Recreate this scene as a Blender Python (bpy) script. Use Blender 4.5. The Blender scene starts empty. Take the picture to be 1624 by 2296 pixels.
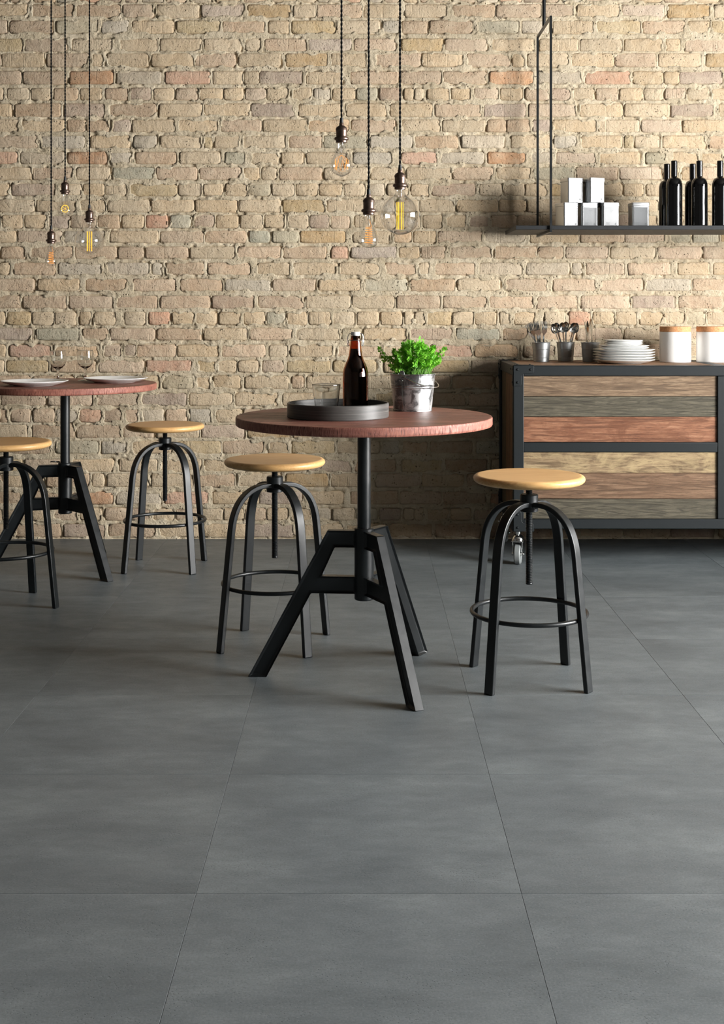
import bpy, bmesh, math, random
import numpy as np
from mathutils import Vector, Matrix

# ------------------------------------------------------------------ camera, world, light
FPX, HCAM, CX, CY = 2866.0, 1.084, 812.0, 685.0      # focal length in px of the 1624x2296 frame, eye height
scene = bpy.context.scene
C = scene.collection
cam_d = bpy.data.cameras.new('camera')
cam = bpy.data.objects.new('camera', cam_d)
C.objects.link(cam)
cam.location = (0, 0, HCAM)
cam.rotation_euler = (math.pi / 2, 0, 0)
cam_d.sensor_fit = 'HORIZONTAL'
cam_d.sensor_width = 36
cam_d.lens = 36 * FPX / 1624
cam_d.shift_y = -(1148 - CY) / 1624
cam_d.clip_start = 0.05
scene.camera = cam

scene.view_settings.view_transform = 'Standard'
scene.view_settings.look = 'None'
scene.view_settings.gamma = 1
scene.view_settings.use_curve_mapping = False
scene.view_settings.exposure = 0.14
cy = scene.cycles
cy.adaptive_threshold = 0.1; cy.adaptive_min_samples = 12
cy.max_bounces = 9; cy.diffuse_bounces = 3; cy.glossy_bounces = 3; cy.transmission_bounces = 9; cy.transparent_max_bounces = 16
cy.caustics_reflective = False; cy.caustics_refractive = False
cy.sample_clamp_indirect = 4.0

world = bpy.data.worlds.new('world')
scene.world = world
world.use_nodes = True
world.node_tree.nodes['Background'].inputs[0].default_value = (0.75, 0.88, 1.0, 1)
world.node_tree.nodes['Background'].inputs[1].default_value = 0.4

ROOM_X0, ROOM_X1, ROOM_Y0, WALL_Y, CEIL = -4.2, 4.2, -2.5, 5.94, 3.05
WIN1 = (1.35, 3.95, 0.70, 2.30)        # y0, y1, z0, z1 of the windows in the right wall
FILL_WIN = (-2.2, 0.3, 0.70, 2.30)  # second opening, added to lighten the foreground floor


def daylight(name, win, power, color):
    l = bpy.data.lights.new(name, 'AREA')
    l.shape = 'RECTANGLE'
    l.size = win[3] - win[2] + 0.2
    l.size_y = win[1] - win[0] + 0.2
    l.energy = power
    l.color = color
    o = bpy.data.objects.new(name, l)
    C.objects.link(o)
    o.location = (ROOM_X1 + 0.30, (win[0] + win[1]) / 2, (win[2] + win[3]) / 2)
    o.rotation_euler = (0, math.pi / 2, 0)        # shines towards -X, into the room
    return o


daylight('daylight_far_window', WIN1, 1080, (1.0, 0.985, 0.97))
daylight('near_window_fill', FILL_WIN, 10, (1.0, 0.98, 0.95))  # weak fill lamp, added to lift the near floor

# ------------------------------------------------------------------ helpers
PI = math.pi
R = math.radians


def PX(x, Y): return (x - CX) * Y / FPX
def PZ(y, Y): return HCAM - (y - CY) * Y / FPX


def srgb(r, g, b):
    f = lambda c: (c / 255 / 12.92) if c / 255 <= 0.04045 else ((c / 255 + 0.055) / 1.055) ** 2.4
    return (f(r), f(g), f(b))


class MB:
    """collects verts and faces of ONE mesh"""
    def __init__(self):
        self.v = []; self.f = []

    def add(self, vs, fs, M=None):
        n = len(self.v)
        if M is not None:
            vs = [M @ Vector(p) for p in vs]
        self.v += [tuple(p) for p in vs]
        self.f += [tuple(i + n for i in f) for f in fs]
        return self

    def box(self, x0, x1, y0, y1, z0, z1, M=None):
        vs = [(x0, y0, z0), (x1, y0, z0), (x1, y1, z0), (x0, y1, z0), (x0, y0, z1), (x1, y0, z1), (x1, y1, z1), (x0, y1, z1)]
        fs = [(3, 2, 1, 0), (4, 5, 6, 7), (0, 1, 5, 4), (1, 2, 6, 5), (2, 3, 7, 6), (3, 0, 4, 7)]
        return self.add(vs, fs, M)

    def lathe(self, prof, n=32, M=None, closed=False):
        """prof: (r, z) list, top to bottom or bottom to top; r = 0 makes a pole"""
        vs = []; rings = []
        full = [prof[0]]                       # support loops keep smooth normals true along long stretches
        for a, b in zip(prof, prof[1:]):
            d = math.hypot(b[0] - a[0], b[1] - a[1])
            if d > 0.012:
                e = 0.0025 / d
                full += [(a[0] + (b[0] - a[0]) * e, a[1] + (b[1] - a[1]) * e), (b[0] + (a[0] - b[0]) * e, b[1] + (a[1] - b[1]) * e)]
            full.append(b)
        for r, z in (prof if closed else full):
            if r < 1e-7:
                rings.append([len(vs)]); vs.append((0, 0, z))
            else:
                rings.append(list(range(len(vs), len(vs) + n)))
                vs += [(r * math.cos(2 * PI * k / n), r * math.sin(2 * PI * k / n), z) for k in range(n)]
        fs = []
        pairs = list(zip(rings, rings[1:])) + ([(rings[-1], rings[0])] if closed else [])
        for a, b in pairs:
            for k in range(n):
                k2 = (k + 1) % n
                if len(a) == 1 and len(b) == 1: continue
                if len(a) == 1: fs.append((a[0], b[k2], b[k]))
                elif len(b) == 1: fs.append((a[k], a[k2], b[0]))
                else: fs.append((a[k], a[k2], b[k2], b[k]))
        return self.add(vs, fs, M)

    def tube(self, pts, r, n=8, closed=False, M=None):
        pts = [Vector(p) for p in pts]
        m = len(pts); vs = []; fs = []
        rad = r if isinstance(r, (list, tuple)) else [r] * m
        up = None
        for i, p in enumerate(pts):
            a = pts[(i - 1) % m] if (closed or i > 0) else p
            b = pts[(i + 1) % m] if (closed or i < m - 1) else p
            t = (b - a).normalized()
            if up is None:
                up = Vector((0, 0, 1)) if abs(t.z) < 0.9 else Vector((1, 0, 0))
            u = (up - t * up.dot(t)).normalized(); w = t.cross(u); up = u
            vs += [p + rad[i] * (math.cos(2 * PI * k / n) * u + math.sin(2 * PI * k / n) * w) for k in range(n)]
        for i in range(m if closed else m - 1):
            i2 = (i + 1) % m
            for k in range(n):
                k2 = (k + 1) % n
                fs.append((i * n + k, i * n + k2, i2 * n + k2, i2 * n + k))
        if not closed:
            fs.append(tuple(range(n - 1, -1, -1))); fs.append(tuple((m - 1) * n + k for k in range(n)))
        return self.add(vs, fs, M)

    def prism(self, poly, y0, y1, M=None):
        """poly in (x, z), extruded along y"""
        n = len(poly)
        vs = [(x, y0, z) for x, z in poly] + [(x, y1, z) for x, z in poly]
        fs = [tuple(range(n)), tuple(range(2 * n - 1, n - 1, -1))]
        fs += [(i, i + n, (i + 1) % n + n, (i + 1) % n) for i in range(n)]
        return self.add(vs, fs, M)

    def ribbon(self, path, normals, wid, thick, M=None):
        """rectangular bar along path in the (r, z) plane; wid along y"""
        vs = []; fs = []
        for (r, z), (nr, nz) in zip(path, normals):
            h = thick / 2
            for s, w in ((1, 1), (1, -1), (-1, -1), (-1, 1)):
                vs.append((r + s * h * nr, w * wid / 2, z + s * h * nz))
        m = len(path)
        for i in range(m - 1):
            for k in range(4):
                k2 = (k + 1) % 4
                fs.append((i * 4 + k, i * 4 + k2, (i + 1) * 4 + k2, (i + 1) * 4 + k))
        fs.append((3, 2, 1, 0)); fs.append(tuple((m - 1) * 4 + k for k in range(4)))
        return self.add(vs, fs, M)

    def mesh(self, name, mat, smooth=True, sharp=35):
        me = bpy.data.meshes.new(name)
        me.from_pydata(self.v, [], self.f)
        bm = bmesh.new(); bm.from_mesh(me)
        bmesh.ops.recalc_face_normals(bm, faces=bm.faces)
        bm.to_mesh(me); bm.free()
        if smooth:
            me.polygons.foreach_set('use_smooth', [True] * len(me.polygons))
            if sharp: me.set_sharp_from_angle(angle=R(sharp))
        if mat: me.materials.append(mat)
        return me

    def build(self, name, mat, parent=None, bevel=0, seg=2, smooth=True, sharp=35, loc=None):
        o = bpy.data.objects.new(name, self.mesh(name, mat, smooth, sharp))
        C.objects.link(o)
        if parent: o.parent = parent
        if loc: o.location = loc
        if bevel:
            b = o.modifiers.new('bevel', 'BEVEL'); b.width = bevel; b.segments = seg
            b.limit_method = 'ANGLE'; b.angle_limit = R(40)
        return o


def thing(name, label, cat, loc=(0, 0, 0), rz=0.0, group=None):
    o = bpy.data.objects.new(name, None)
    C.objects.link(o)
    o.empty_display_size = 0.05
    o.location = loc; o.rotation_euler = (0, 0, rz)
    return tag(o, label, cat, group)


def tag(o, label, cat, group=None, kind=None):
    o['label'] = label; o['category'] = cat
    if group: o['group'] = group
    if kind: o['kind'] = kind
    return o


def structure(o, label, cat):
    o['kind'] = 'structure'; o['label'] = label; o['category'] = cat
    return o


def dup(root, loc, rz, label=None, group=None):
    def cp(o, parent):
        c = o.copy(); C.objects.link(c); c.parent = parent
        for ch in o.children: cp(ch, c)
        return c
    r = cp(root, None)
    r.location = loc; r.rotation_euler = (0, 0, rz)
    if label: r['label'] = label
    if group: r['group'] = group
    return r


def catmull(pts, k=4):
    out = []
    P = [pts[0]] + list(pts) + [pts[-1]]
    for i in range(1, len(P) - 2):
        p0, p1, p2, p3 = [Vector(p) for p in P[i - 1:i + 3]]
        for j in range(k):
            t = j / k
            out.append(tuple(0.5 * ((2 * p1) + (-p0 + p2) * t + (2 * p0 - 5 * p1 + 4 * p2 - p3) * t * t + (-p0 + 3 * p1 - 3 * p2 + p3) * t ** 3)))
    out.append(tuple(pts[-1]))
    return out


# ------------------------------------------------------------------ materials
class NT:
    def __init__(self, name):
        self.m = bpy.data.materials.new(name); self.m.use_nodes = True
        self.t = self.m.node_tree; self.n = self.t.nodes; self.n.clear()
        self.out = self.n.new('ShaderNodeOutputMaterial')

    def node(self, kind, ins=None, **kw):
        nd = self.n.new('ShaderNode' + kind)
        for k, v in kw.items(): setattr(nd, k, v)
        for k, v in (ins or {}).items(): self.set(nd, k, v)
        return nd

    def set(self, nd, k, v):
        s = nd.inputs[k]
        if isinstance(v, bpy.types.NodeSocket): self.t.links.new(v, s)
        elif isinstance(v, bpy.types.Node): self.t.links.new(v.outputs[0], s)
        else:
            if isinstance(v, tuple) and len(v) == 3 and s.type == 'RGBA': v = v + (1,)
            s.default_value = v

    def mix(self, f, a, b, mode='MIX'):
        nd = self.n.new('ShaderNodeMix'); nd.data_type = 'RGBA'; nd.blend_type = mode
        for i, v in ((0, f), (6, a), (7, b)): self.set(nd, i, v)
        return nd.outputs[2]

    def ramp(self, f, stops):
        nd = self.n.new('ShaderNodeValToRGB')
        self.set(nd, 0, f)
        el = nd.color_ramp.elements
        while len(el) < len(stops): el.new(0.5)
        for e, (p, c) in zip(el, stops):
            e.position = p
            e.color = (c + (1,)) if isinstance(c, tuple) else (c, c, c, 1)
        return nd.outputs[0]

    def coord(self, which='Object', scale=(1, 1, 1), rot=(0, 0, 0), loc=(0, 0, 0)):
        if which == 'World': src = self.node('NewGeometry').outputs['Position']
        else: src = self.node('TexCoord').outputs[which]
        return self.node('Mapping', {'Vector': src, 'Scale': scale, 'Rotation': rot, 'Location': loc}).outputs[0]

    def noise(self, vec, scale, detail=4, rough=0.55, dist=0.0):
        return self.node('TexNoise', {'Vector': vec, 'Scale': scale, 'Detail': detail, 'Roughness': rough, 'Distortion': dist}).outputs[0]

    def math(self, op, a, b=0.0, clamp=False):
        nd = self.node('Math', operation=op); nd.use_clamp = clamp
        self.set(nd, 0, a); self.set(nd, 1, b)
        return nd.outputs[0]

    def bump(self, h, strength=0.3, dist=0.002, normal=None):
        ins = {'Height': h, 'Strength': strength, 'Distance': dist}
        if normal is not None: ins['Normal'] = normal
        return self.node('Bump', ins).outputs[0]

    def pbr(self, **kw):
        names = {'color': 'Base Color', 'metal': 'Metallic', 'rough': 'Roughness', 'normal': 'Normal', 'trans': 'Transmission Weight',
                 'ior': 'IOR', 'spec': 'Specular IOR Level', 'coat': 'Coat Weight', 'emit': 'Emission Color', 'estr': 'Emission Strength'}
        p = self.node('BsdfPrincipled')
        for k, v in kw.items(): self.set(p, names[k], v)
        self.t.links.new(p.outputs[0], self.out.inputs[0])
        return p


MAT = {}


def simple(name, color, rough=0.5, metal=0.0, **kw):
    t = NT(name); t.pbr(color=color, rough=rough, metal=metal, **kw)
    MAT[name] = t.m
    return t.m


# painted black steel with a fine texture
t = NT('black_steel')
v = t.coord('World')
t.pbr(color=srgb(15, 19, 21), rough=t.ramp(t.noise(v, 35, 3), [(0.3, 0.32), (0.7, 0.42)]), metal=0.0, spec=0.5,
      normal=t.bump(t.noise(v, 900, 2), 0.08, 0.0006))
MAT['black_steel'] = t.m
t = NT('frame_steel')
v = t.coord('World')
t.pbr(color=t.mix(t.noise(v, 400, 3), srgb(17, 21, 23), srgb(29, 34, 36)), rough=0.5, spec=0.3,
      normal=t.bump(t.noise(v, 700, 2), 0.2, 0.0006))
MAT['frame_steel'] = t.m
t = NT('shelf_black')
v = t.coord('World', (2, 30, 30))
t.pbr(color=t.mix(t.noise(v, 14, 4), srgb(10, 12, 14), srgb(26, 29, 32)), rough=0.55, spec=0.4, normal=t.bump(t.noise(v, 20, 4), 0.4, 0.001))
MAT['shelf_black'] = t.m

# beech seat: glued strips, grain along object x
t = NT('beech')
v = t.coord('Object', (1, 1, 1))
strip = t.math('FLOOR', t.math('MULTIPLY', t.node('SeparateXYZ', {0: v}).outputs[1], 19.0))
wn = t.node('TexWhiteNoise', {'W': strip}, noise_dimensions='1D').outputs[0]
g = t.noise(t.coord('Object', (3, 46, 46)), 4.5, 5, 0.6, 0.4)
c1 = t.ramp(g, [(0.25, srgb(196, 146, 90)), (0.55, srgb(218, 174, 116)), (0.8, srgb(232, 194, 140))])
c2 = t.mix(t.math('MULTIPLY', wn, 0.35), c1, srgb(188, 136, 80))
t.pbr(color=c2, rough=0.38, spec=0.45, normal=t.bump(g, 0.05, 0.001))
MAT['beech'] = t.m

# red-brown oak of the table tops, coarse open grain along x
t = NT('red_oak')
v = t.coord('Object', (2.0, 44, 44))
g = t.noise(v, 5, 6, 0.7, 0.6)
g2 = t.noise(t.coord('Object', (1.2, 7, 7)), 3, 4, 0.6, 1.2)
c = t.ramp(g, [(0.36, srgb(58, 32, 26)), (0.45, srgb(132, 82, 68)), (0.64, srgb(170, 114, 98))])
c = t.mix(t.ramp(g2, [(0.42, 0.0), (0.66, 0.7)]), c, srgb(78, 42, 34))
t.pbr(color=c, rough=0.46, spec=0.35, normal=t.bump(t.ramp(g, [(0.3, 0.0), (0.5, 1.0)]), 0.55, 0.002))
MAT['red_oak'] = t.m
# its rim: grain runs through the thickness
t = NT('red_oak_rim')
at = t.node('TexCoord').outputs['Object']
s = t.node('SeparateXYZ', {0: at})
ang = t.math('ARCTAN2', s.outputs[1], s.outputs[0])
vec = t.node('CombineXYZ', {0: t.math('MULTIPLY', ang, 26.0), 1: t.math('MULTIPLY', s.outputs[2], 9.0), 2: 0.0}).outputs[0]
g = t.noise(vec, 5, 5, 0.65, 0.25)
g2 = t.noise(vec, 0.35, 3, 0.6)
c = t.ramp(g, [(0.34, srgb(62, 34, 28)), (0.45, srgb(140, 86, 72)), (0.64, srgb(188, 130, 112))])
c = t.mix(t.ramp(g2, [(0.3, 0.0), (0.7, 0.5)]), c, srgb(122, 70, 62))
t.pbr(color=c, rough=0.5, spec=0.35, normal=t.bump(t.ramp(g, [(0.3, 0.0), (0.5, 1.0)]), 0.4, 0.0015))
MAT['red_oak_rim'] = t.m


def plank_mat(name, dark, mid, light, axis='x', seed=0.0, blotch=None, rings=34.0):
    t = NT(name)
    sc = {'x': (0.8, 9, 9), 'z': (9, 9, 0.8)}[axis]
    v = t.coord('World', sc, loc=(seed, seed * 1.7, seed * 2.3))
    broad = t.noise(v, 2.2, 3, 0.5, 0.6)
    lines = t.math('SINE', t.math('MULTIPLY', broad, rings))                 # growth-ring figure
    streak = t.noise(t.coord('World', tuple(x * (6 if x > 5 else 3) for x in sc), loc=(seed, 0, seed)), 4, 5, 0.65, 0.5)
    patch = t.noise(t.coord('World', tuple(x * 0.35 if x > 5 else x * 2.2 for x in sc), loc=(seed * 3, 0, seed)), 4.5, 6, 0.65, 1.0)
    c = t.ramp(streak, [(0.28, dark), (0.5, mid), (0.72, light)])
    c = t.mix(t.ramp(lines, [(0.45, 0.0), (0.95, 0.55)]), c, tuple(x * 0.75 for x in dark))
    if blotch: c = t.mix(t.ramp(patch, [(0.46, 0.0), (0.62, 0.75)]), c, blotch)
    pore = t.noise(t.coord('World', tuple(x * (26 if x > 5 else 14) for x in sc)), 3, 3, 0.6)
    c = t.mix(t.ramp(pore, [(0.30, 0.7), (0.42, 0.0)]), c, tuple(x * 0.45 for x in dark))
    h = t.math('SUBTRACT', streak, t.math('MULTIPLY', t.ramp(lines, [(0.5, 0.0), (0.95, 1.0)]), 0.35))
    c = t.mix(1.0, c, (0.86, 0.86, 0.86), 'MULTIPLY')
    t.pbr(color=c, rough=0.62, spec=0.25, normal=t.bump(h, 0.5, 0.003))
    MAT[name] = t.m


plank_mat('plank_tan', srgb(88, 70, 54), srgb(134, 111, 88), srgb(160, 137, 112), 'x', 1.3, srgb(114, 93, 73))
plank_mat('plank_grey', srgb(60, 56, 47), srgb(92, 86, 72), srgb(116, 109, 92), 'x', 4.1, srgb(80, 75, 62), 60.0)
plank_mat('plank_red', srgb(92, 57, 40), srgb(146, 100, 74), srgb(174, 130, 102), 'x', 7.7, srgb(112, 70, 48))
plank_mat('plank_pale', srgb(98, 79, 58), srgb(144, 121, 92), srgb(176, 154, 120), 'x', 9.2, srgb(184, 162, 122))
plank_mat('plank_brown', srgb(82, 62, 46), srgb(126, 99, 77), srgb(150, 121, 97), 'x', 12.6, srgb(112, 86, 66), 46.0)
plank_mat('plank_side', srgb(84, 60, 42), srgb(128, 96, 70), srgb(150, 117, 88), 'z', 5.5, srgb(98, 76, 56))
plank_mat('plank_side_dark', srgb(68, 58, 45), srgb(104, 90, 70), srgb(126, 109, 86), 'z', 2.5, srgb(82, 70, 54))
plank_mat('plank_top', srgb(122, 92, 70), srgb(168, 132, 104), srgb(190, 156, 128), 'x', 3.3, srgb(150, 116, 90))

# bricks: tint comes from the mesh's own colour attribute
t = NT('brick_clay')
vw = t.coord('World')
att = t.node('Attribute', attribute_name='tint').outputs['Color']
n1 = t.noise(vw, 24, 5, 0.6, 0.4)
n2 = t.noise(vw, 95, 5, 0.7)
n3 = t.noise(vw, 7, 3, 0.55)
c = t.mix(t.ramp(n1, [(0.35, 0.0), (0.75, 0.45)]), att, srgb(208, 194, 170))
c = t.mix(t.ramp(n3, [(0.5, 0.0), (0.8, 0.30)]), c, srgb(168, 140, 108))
c = t.mix(t.ramp(n2, [(0.25, 0.5), (0.45, 0.0)]), c, srgb(120, 98, 72))
wob = t.node('VectorMath', {0: vw, 1: t.node('VectorMath', {0: t.node('TexNoise', {'Vector': vw, 'Scale': 55.0, 'Detail': 2.0}).outputs[1], 1: (0.016, 0.016, 0.016)}, operation='MULTIPLY').outputs[0]}, operation='ADD').outputs[0]
vor = t.node('TexVoronoi', {'Vector': wob, 'Scale': 80.0, 'Randomness': 1.0})
pit = t.math('MULTIPLY', t.ramp(vor.outputs[0], [(0.10, 1.0), (0.26, 0.0)]), t.ramp(t.noise(vw, 26, 3, 0.7), [(0.5, 0.0), (0.62, 1.0)]))
c = t.mix(t.math('MULTIPLY', pit, 0.55), c, srgb(78, 62, 44))
# wire-cut scratches, upright, only here and there
sx = t.node('SeparateXYZ', {0: vw}).outputs[0]
scr = t.noise(t.coord('World', (130, 1, 6)), 1.0, 2, 0.5)
scr = t.math('MULTIPLY', t.ramp(scr, [(0.3, 1.0), (0.42, 0.0)]), t.ramp(t.noise(vw, 6, 2), [(0.5, 0.0), (0.62, 1.0)]))
h = t.math('ADD', t.math('MULTIPLY', n2, 0.55), t.math('MULTIPLY', n1, 1.1))
h = t.math('SUBTRACT', h, t.math('MULTIPLY', pit, 0.7))
h = t.math('SUBTRACT', h, t.math('MULTIPLY', scr, 0.22))
t.pbr(color=c, rough=0.9, spec=0.15, normal=t.bump(h, 1.0, 0.008))
MAT['brick_clay'] = t.m
t = NT('mortar')
vw = t.coord('World')
n1 = t.noise(vw, 12, 5, 0.6, 0.3); n2 = t.noise(vw, 70, 5, 0.7); n3 = t.noise(vw, 240, 2)
c = t.ramp(n1, [(0.3, srgb(181, 166, 140)), (0.5, srgb(200, 185, 159)), (0.72, srgb(212, 199, 175))])
c = t.mix(t.ramp(n2, [(0.3, 0.45), (0.46, 0.0)]), c, srgb(160, 136, 98))
vor = t.node('TexVoronoi', {'Vector': vw, 'Scale': 70.0})
pit = t.math('MULTIPLY', t.ramp(vor.outputs[0], [(0.12, 1.0), (0.3, 0.0)]), t.ramp(t.noise(vw, 22, 3), [(0.5, 0.0), (0.58, 1.0)]))
c = t.mix(t.math('MULTIPLY', pit, 0.6), c, srgb(84, 66, 44))
h = t.math('SUBTRACT', t.math('ADD', t.math('MULTIPLY', n2, 1.0), t.math('MULTIPLY', n3, 0.25)), t.math('MULTIPLY', pit, 0.6))
t.pbr(color=c, rough=0.95, spec=0.1, normal=t.bump(h, 1.0, 0.008))
MAT['mortar'] = t.m

# porcelain floor tile, concrete look
t = NT('concrete_tile')
vw = t.coord('World')
inf = t.node('ObjectInfo')
off = t.node('VectorMath', {0: vw, 1: t.node('CombineXYZ', {0: t.math('MULTIPLY', inf.outputs['Random'], 37.0), 1: t.math('MULTIPLY', inf.outputs['Random'], 11.0), 2: 0.0})}, operation='ADD').outputs[0]
st = t.node('Mapping', {'Vector': off, 'Scale': (1.0, 1.9, 1.0)}).outputs[0]
n1 = t.noise(st, 2.6, 8, 0.66, 0.3)
n2 = t.noise(off, 45, 6, 0.75)
n3 = t.noise(st, 11, 7, 0.72, 0.3)
c = t.ramp(n1, [(0.3, srgb(82, 88, 91)), (0.5, srgb(100, 106, 109)), (0.7, srgb(118, 124, 126))])
c = t.mix(t.ramp(n3, [(0.3, 0.35), (0.6, 0.0)]), c, srgb(76, 82, 84))
n4 = t.noise(off, 230, 3, 0.7)
c = t.mix(t.ramp(n4, [(0.3, 0.5), (0.5, 0.0)]), c, srgb(62, 68, 70))
c = t.mix(t.ramp(n4, [(0.55, 0.0), (0.75, 0.35)]), c, srgb(140, 148, 150))
c = t.mix(t.ramp(n2, [(0.6, 0.0), (0.78, 0.22)]), c, srgb(128, 130, 128))
vor = t.node('TexVoronoi', {'Vector': off, 'Scale': 150.0})
spot = t.math('MULTIPLY', t.ramp(vor.outputs[0], [(0.08, 1.0), (0.24, 0.0)]), t.ramp(t.noise(off, 9, 3, 0.6), [(0.42, 0.0), (0.62, 1.0)]))
c = t.mix(t.math('MULTIPLY', spot, 0.65), c, srgb(44, 47, 48))
c = t.mix(t.math('MULTIPLY', inf.outputs['Random'], 0.16), c, srgb(80, 83, 84))
h = t.math('SUBTRACT', t.math('MULTIPLY', n2, 0.5), spot)
t.pbr(color=c, rough=t.ramp(n3, [(0.3, 0.52), (0.7, 0.42)]), spec=0.42, normal=t.bump(h, 0.22, 0.0012))
MAT['concrete_tile'] = t.m
simple('grout', srgb(92, 97, 98), 0.9)
t = NT('painted_plaster')
t.pbr(color=srgb(84, 83, 81), rough=0.9, spec=0.2, normal=t.bump(t.noise(t.coord('World'), 60, 4), 0.2, 0.002))
MAT['painted_plaster'] = t.m
t = NT('ceiling_plaster')
t.pbr(color=srgb(86, 84, 81), rough=0.95, spec=0.1)
MAT['ceiling_plaster'] = t.m
simple('window_frame_grey', srgb(58, 60, 60), 0.5)

simple('white_china', srgb(246, 246, 244), 0.16, spec=0.5)
simple('white_ceramic', srgb(240, 239, 236), 0.3, spec=0.4)
t = NT('cork')
v = t.coord('Object')
t.pbr(color=t.ramp(t.noise(v, 160, 4, 0.7), [(0.3, srgb(176, 116, 72)), (0.6, srgb(216, 160, 112))]), rough=0.8, normal=t.bump(t.noise(v, 260, 2), 0.3, 0.001))
MAT['cork'] = t.m
simple('chrome', (0.72, 0.72, 0.70), 0.12, 1.0)
simple('steel_wire', (0.35, 0.35, 0.34), 0.25, 1.0)
simple('bright_wire', (0.75, 0.74, 0.72), 0.22, 1.0)
t = NT('tin')
v = t.coord('Object', (1, 1, 60))
t.pbr(color=(0.62, 0.63, 0.64), metal=1.0, rough=t.ramp(t.noise(v, 5, 3), [(0.3, 0.30), (0.7, 0.42)]))
MAT['tin'] = t.m
simple('tin_label_glare', srgb(112, 114, 116), 0.35)  # label tone with the window's reflection put into the colour
simple('label_print', srgb(98, 101, 103), 0.6)
t = NT('grey_tin')
v = t.coord('Object', (4, 4, 60))
t.pbr(color=t.mix(t.noise(t.coord('Object'), 30, 4), (0.30, 0.31, 0.31), (0.46, 0.47, 0.47)), metal=0.9, rough=t.ramp(t.noise(v, 4, 4), [(0.3, 0.36), (0.7, 0.5)]))
MAT['grey_tin'] = t.m
t = NT('galvanised')
v = t.coord('Object')
vor = t.node('TexVoronoi', {'Vector': t.coord('Object', (1, 1, 0.7)), 'Scale': 120.0})
pat = t.noise(v, 34, 5, 0.7, 0.8)
f = t.ramp(pat, [(0.42, 0.0), (0.56, 1.0)])
t.pbr(color=t.mix(f, (0.20, 0.205, 0.21), (0.58, 0.58, 0.58)), metal=0.95, rough=t.ramp(pat, [(0.4, 0.36), (0.6, 0.52)]),
      normal=t.bump(vor.outputs[0], 0.06, 0.001))
MAT['galvanised'] = t.m
t = NT('tray_clay')
s = t.node('SeparateXYZ', {0: t.node('TexCoord').outputs['Object']})
rr = t.math('POWER', t.math('ADD', t.math('POWER', s.outputs[0], 2.0), t.math('POWER', s.outputs[1], 2.0)), 0.5)
ln = t.noise(t.node('CombineXYZ', {0: t.math('MULTIPLY', s.outputs[2], 260.0), 1: t.math('MULTIPLY', rr, 160.0), 2: t.math('MULTIPLY', s.outputs[0], 5.0)}).outputs[0], 1.0, 4, 0.6)
t.pbr(color=t.ramp(ln, [(0.3, srgb(56, 55, 54)), (0.7, srgb(92, 89, 86))]), rough=0.42, spec=0.4, normal=t.bump(ln, 0.15, 0.001))
MAT['tray_clay'] = t.m
t = NT('aged_bronze')
v = t.coord('Object')
n = t.noise(v, 60, 4)
t.pbr(color=t.ramp(n, [(0.3, (0.11, 0.075, 0.06)), (0.7, (0.20, 0.14, 0.115))]), metal=0.9, rough=0.34)
MAT['aged_bronze'] = t.m
simple('black_cord', srgb(11, 12, 13), 0.85, spec=0.15)
simple('black_rubber', srgb(28, 31, 33), 0.5)
simple('bottle_black', srgb(10, 10, 10), 0.06, spec=0.6)
simple('capsule_black', srgb(14, 14, 14), 0.22, spec=0.5)
simple('grey_wheel', srgb(122, 126, 126), 0.5)
simple('soil', srgb(48, 36, 26), 0.95)
simple('stem_green', srgb(104, 158, 54), 0.5)
t = NT('parsley')
n = t.noise(t.coord('World'), 60, 3)
col = t.ramp(n, [(0.3, srgb(72, 144, 34)), (0.5, srgb(122, 190, 58)), (0.7, srgb(166, 218, 92))])
p = t.pbr(color=col, rough=0.42, spec=0.4)
tr = t.node('BsdfTranslucent', {'Color': t.mix(0.5, col, srgb(130, 210, 50))})
mx = t.node('MixShader', {0: 0.38, 1: p.outputs[0], 2: tr.outputs[0]})
t.t.links.new(mx.outputs[0], t.out.inputs[0])
MAT['parsley'] = t.m


def thin_glass(name, tint=(1, 1, 1), ior=1.5, gain=1.0, rough=0.0):
    t = NT(name)
    # the same single-sheet reflectance from both sides
    back = t.node('NewGeometry').outputs['Backfacing']
    eta = t.math('ADD', t.math('MULTIPLY', back, 1.0 / ior - ior), ior)
    fr = t.node('Fresnel', {'IOR': eta})
    f = t.math('MULTIPLY', fr, gain, True)
    mx = t.node('MixShader', {0: f, 1: t.node('BsdfTransparent', {'Color': tint}), 2: t.node('BsdfGlossy', {'Color': (1, 1, 1), 'Roughness': rough})})
    t.t.links.new(mx.outputs[0], t.out.inputs[0])
    MAT[name] = t.m


thin_glass('bulb_glass', (0.95, 0.95, 0.945), 1.5, 2.6)
thin_glass('window_glass', (0.98, 0.985, 0.98), 1.5, 1.0)
t = NT('clear_glass')
t.pbr(color=(0.93, 0.935, 0.93), rough=0.0, trans=1.0, ior=1.45)
MAT['clear_glass'] = t.m
thin_glass('stem_glass', (0.88, 0.88, 0.88), 1.5, 0.8, 0.1)
t = NT('amber_glass')
t.pbr(color=(0.55, 0.16, 0.035), rough=0.02, trans=1.0, ior=1.5)
MAT['amber_glass'] = t.m
t = NT('dark_beer')
t.pbr(color=(0.11, 0.022, 0.007), rough=0.05, spec=0.3)
MAT['dark_beer'] = t.m


def emit(name, color, strength):
    t = NT(name)
    e = t.node('Emission', {'Color': color, 'Strength': strength})
    t.t.links.new(e.outputs[0], t.out.inputs[0])
    MAT[name] = t.m


emit('filament_orange', (1.0, 0.36, 0.06), 1.5)
emit('filament_yellow', (1.0, 0.56, 0.05), 1.7)

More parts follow.
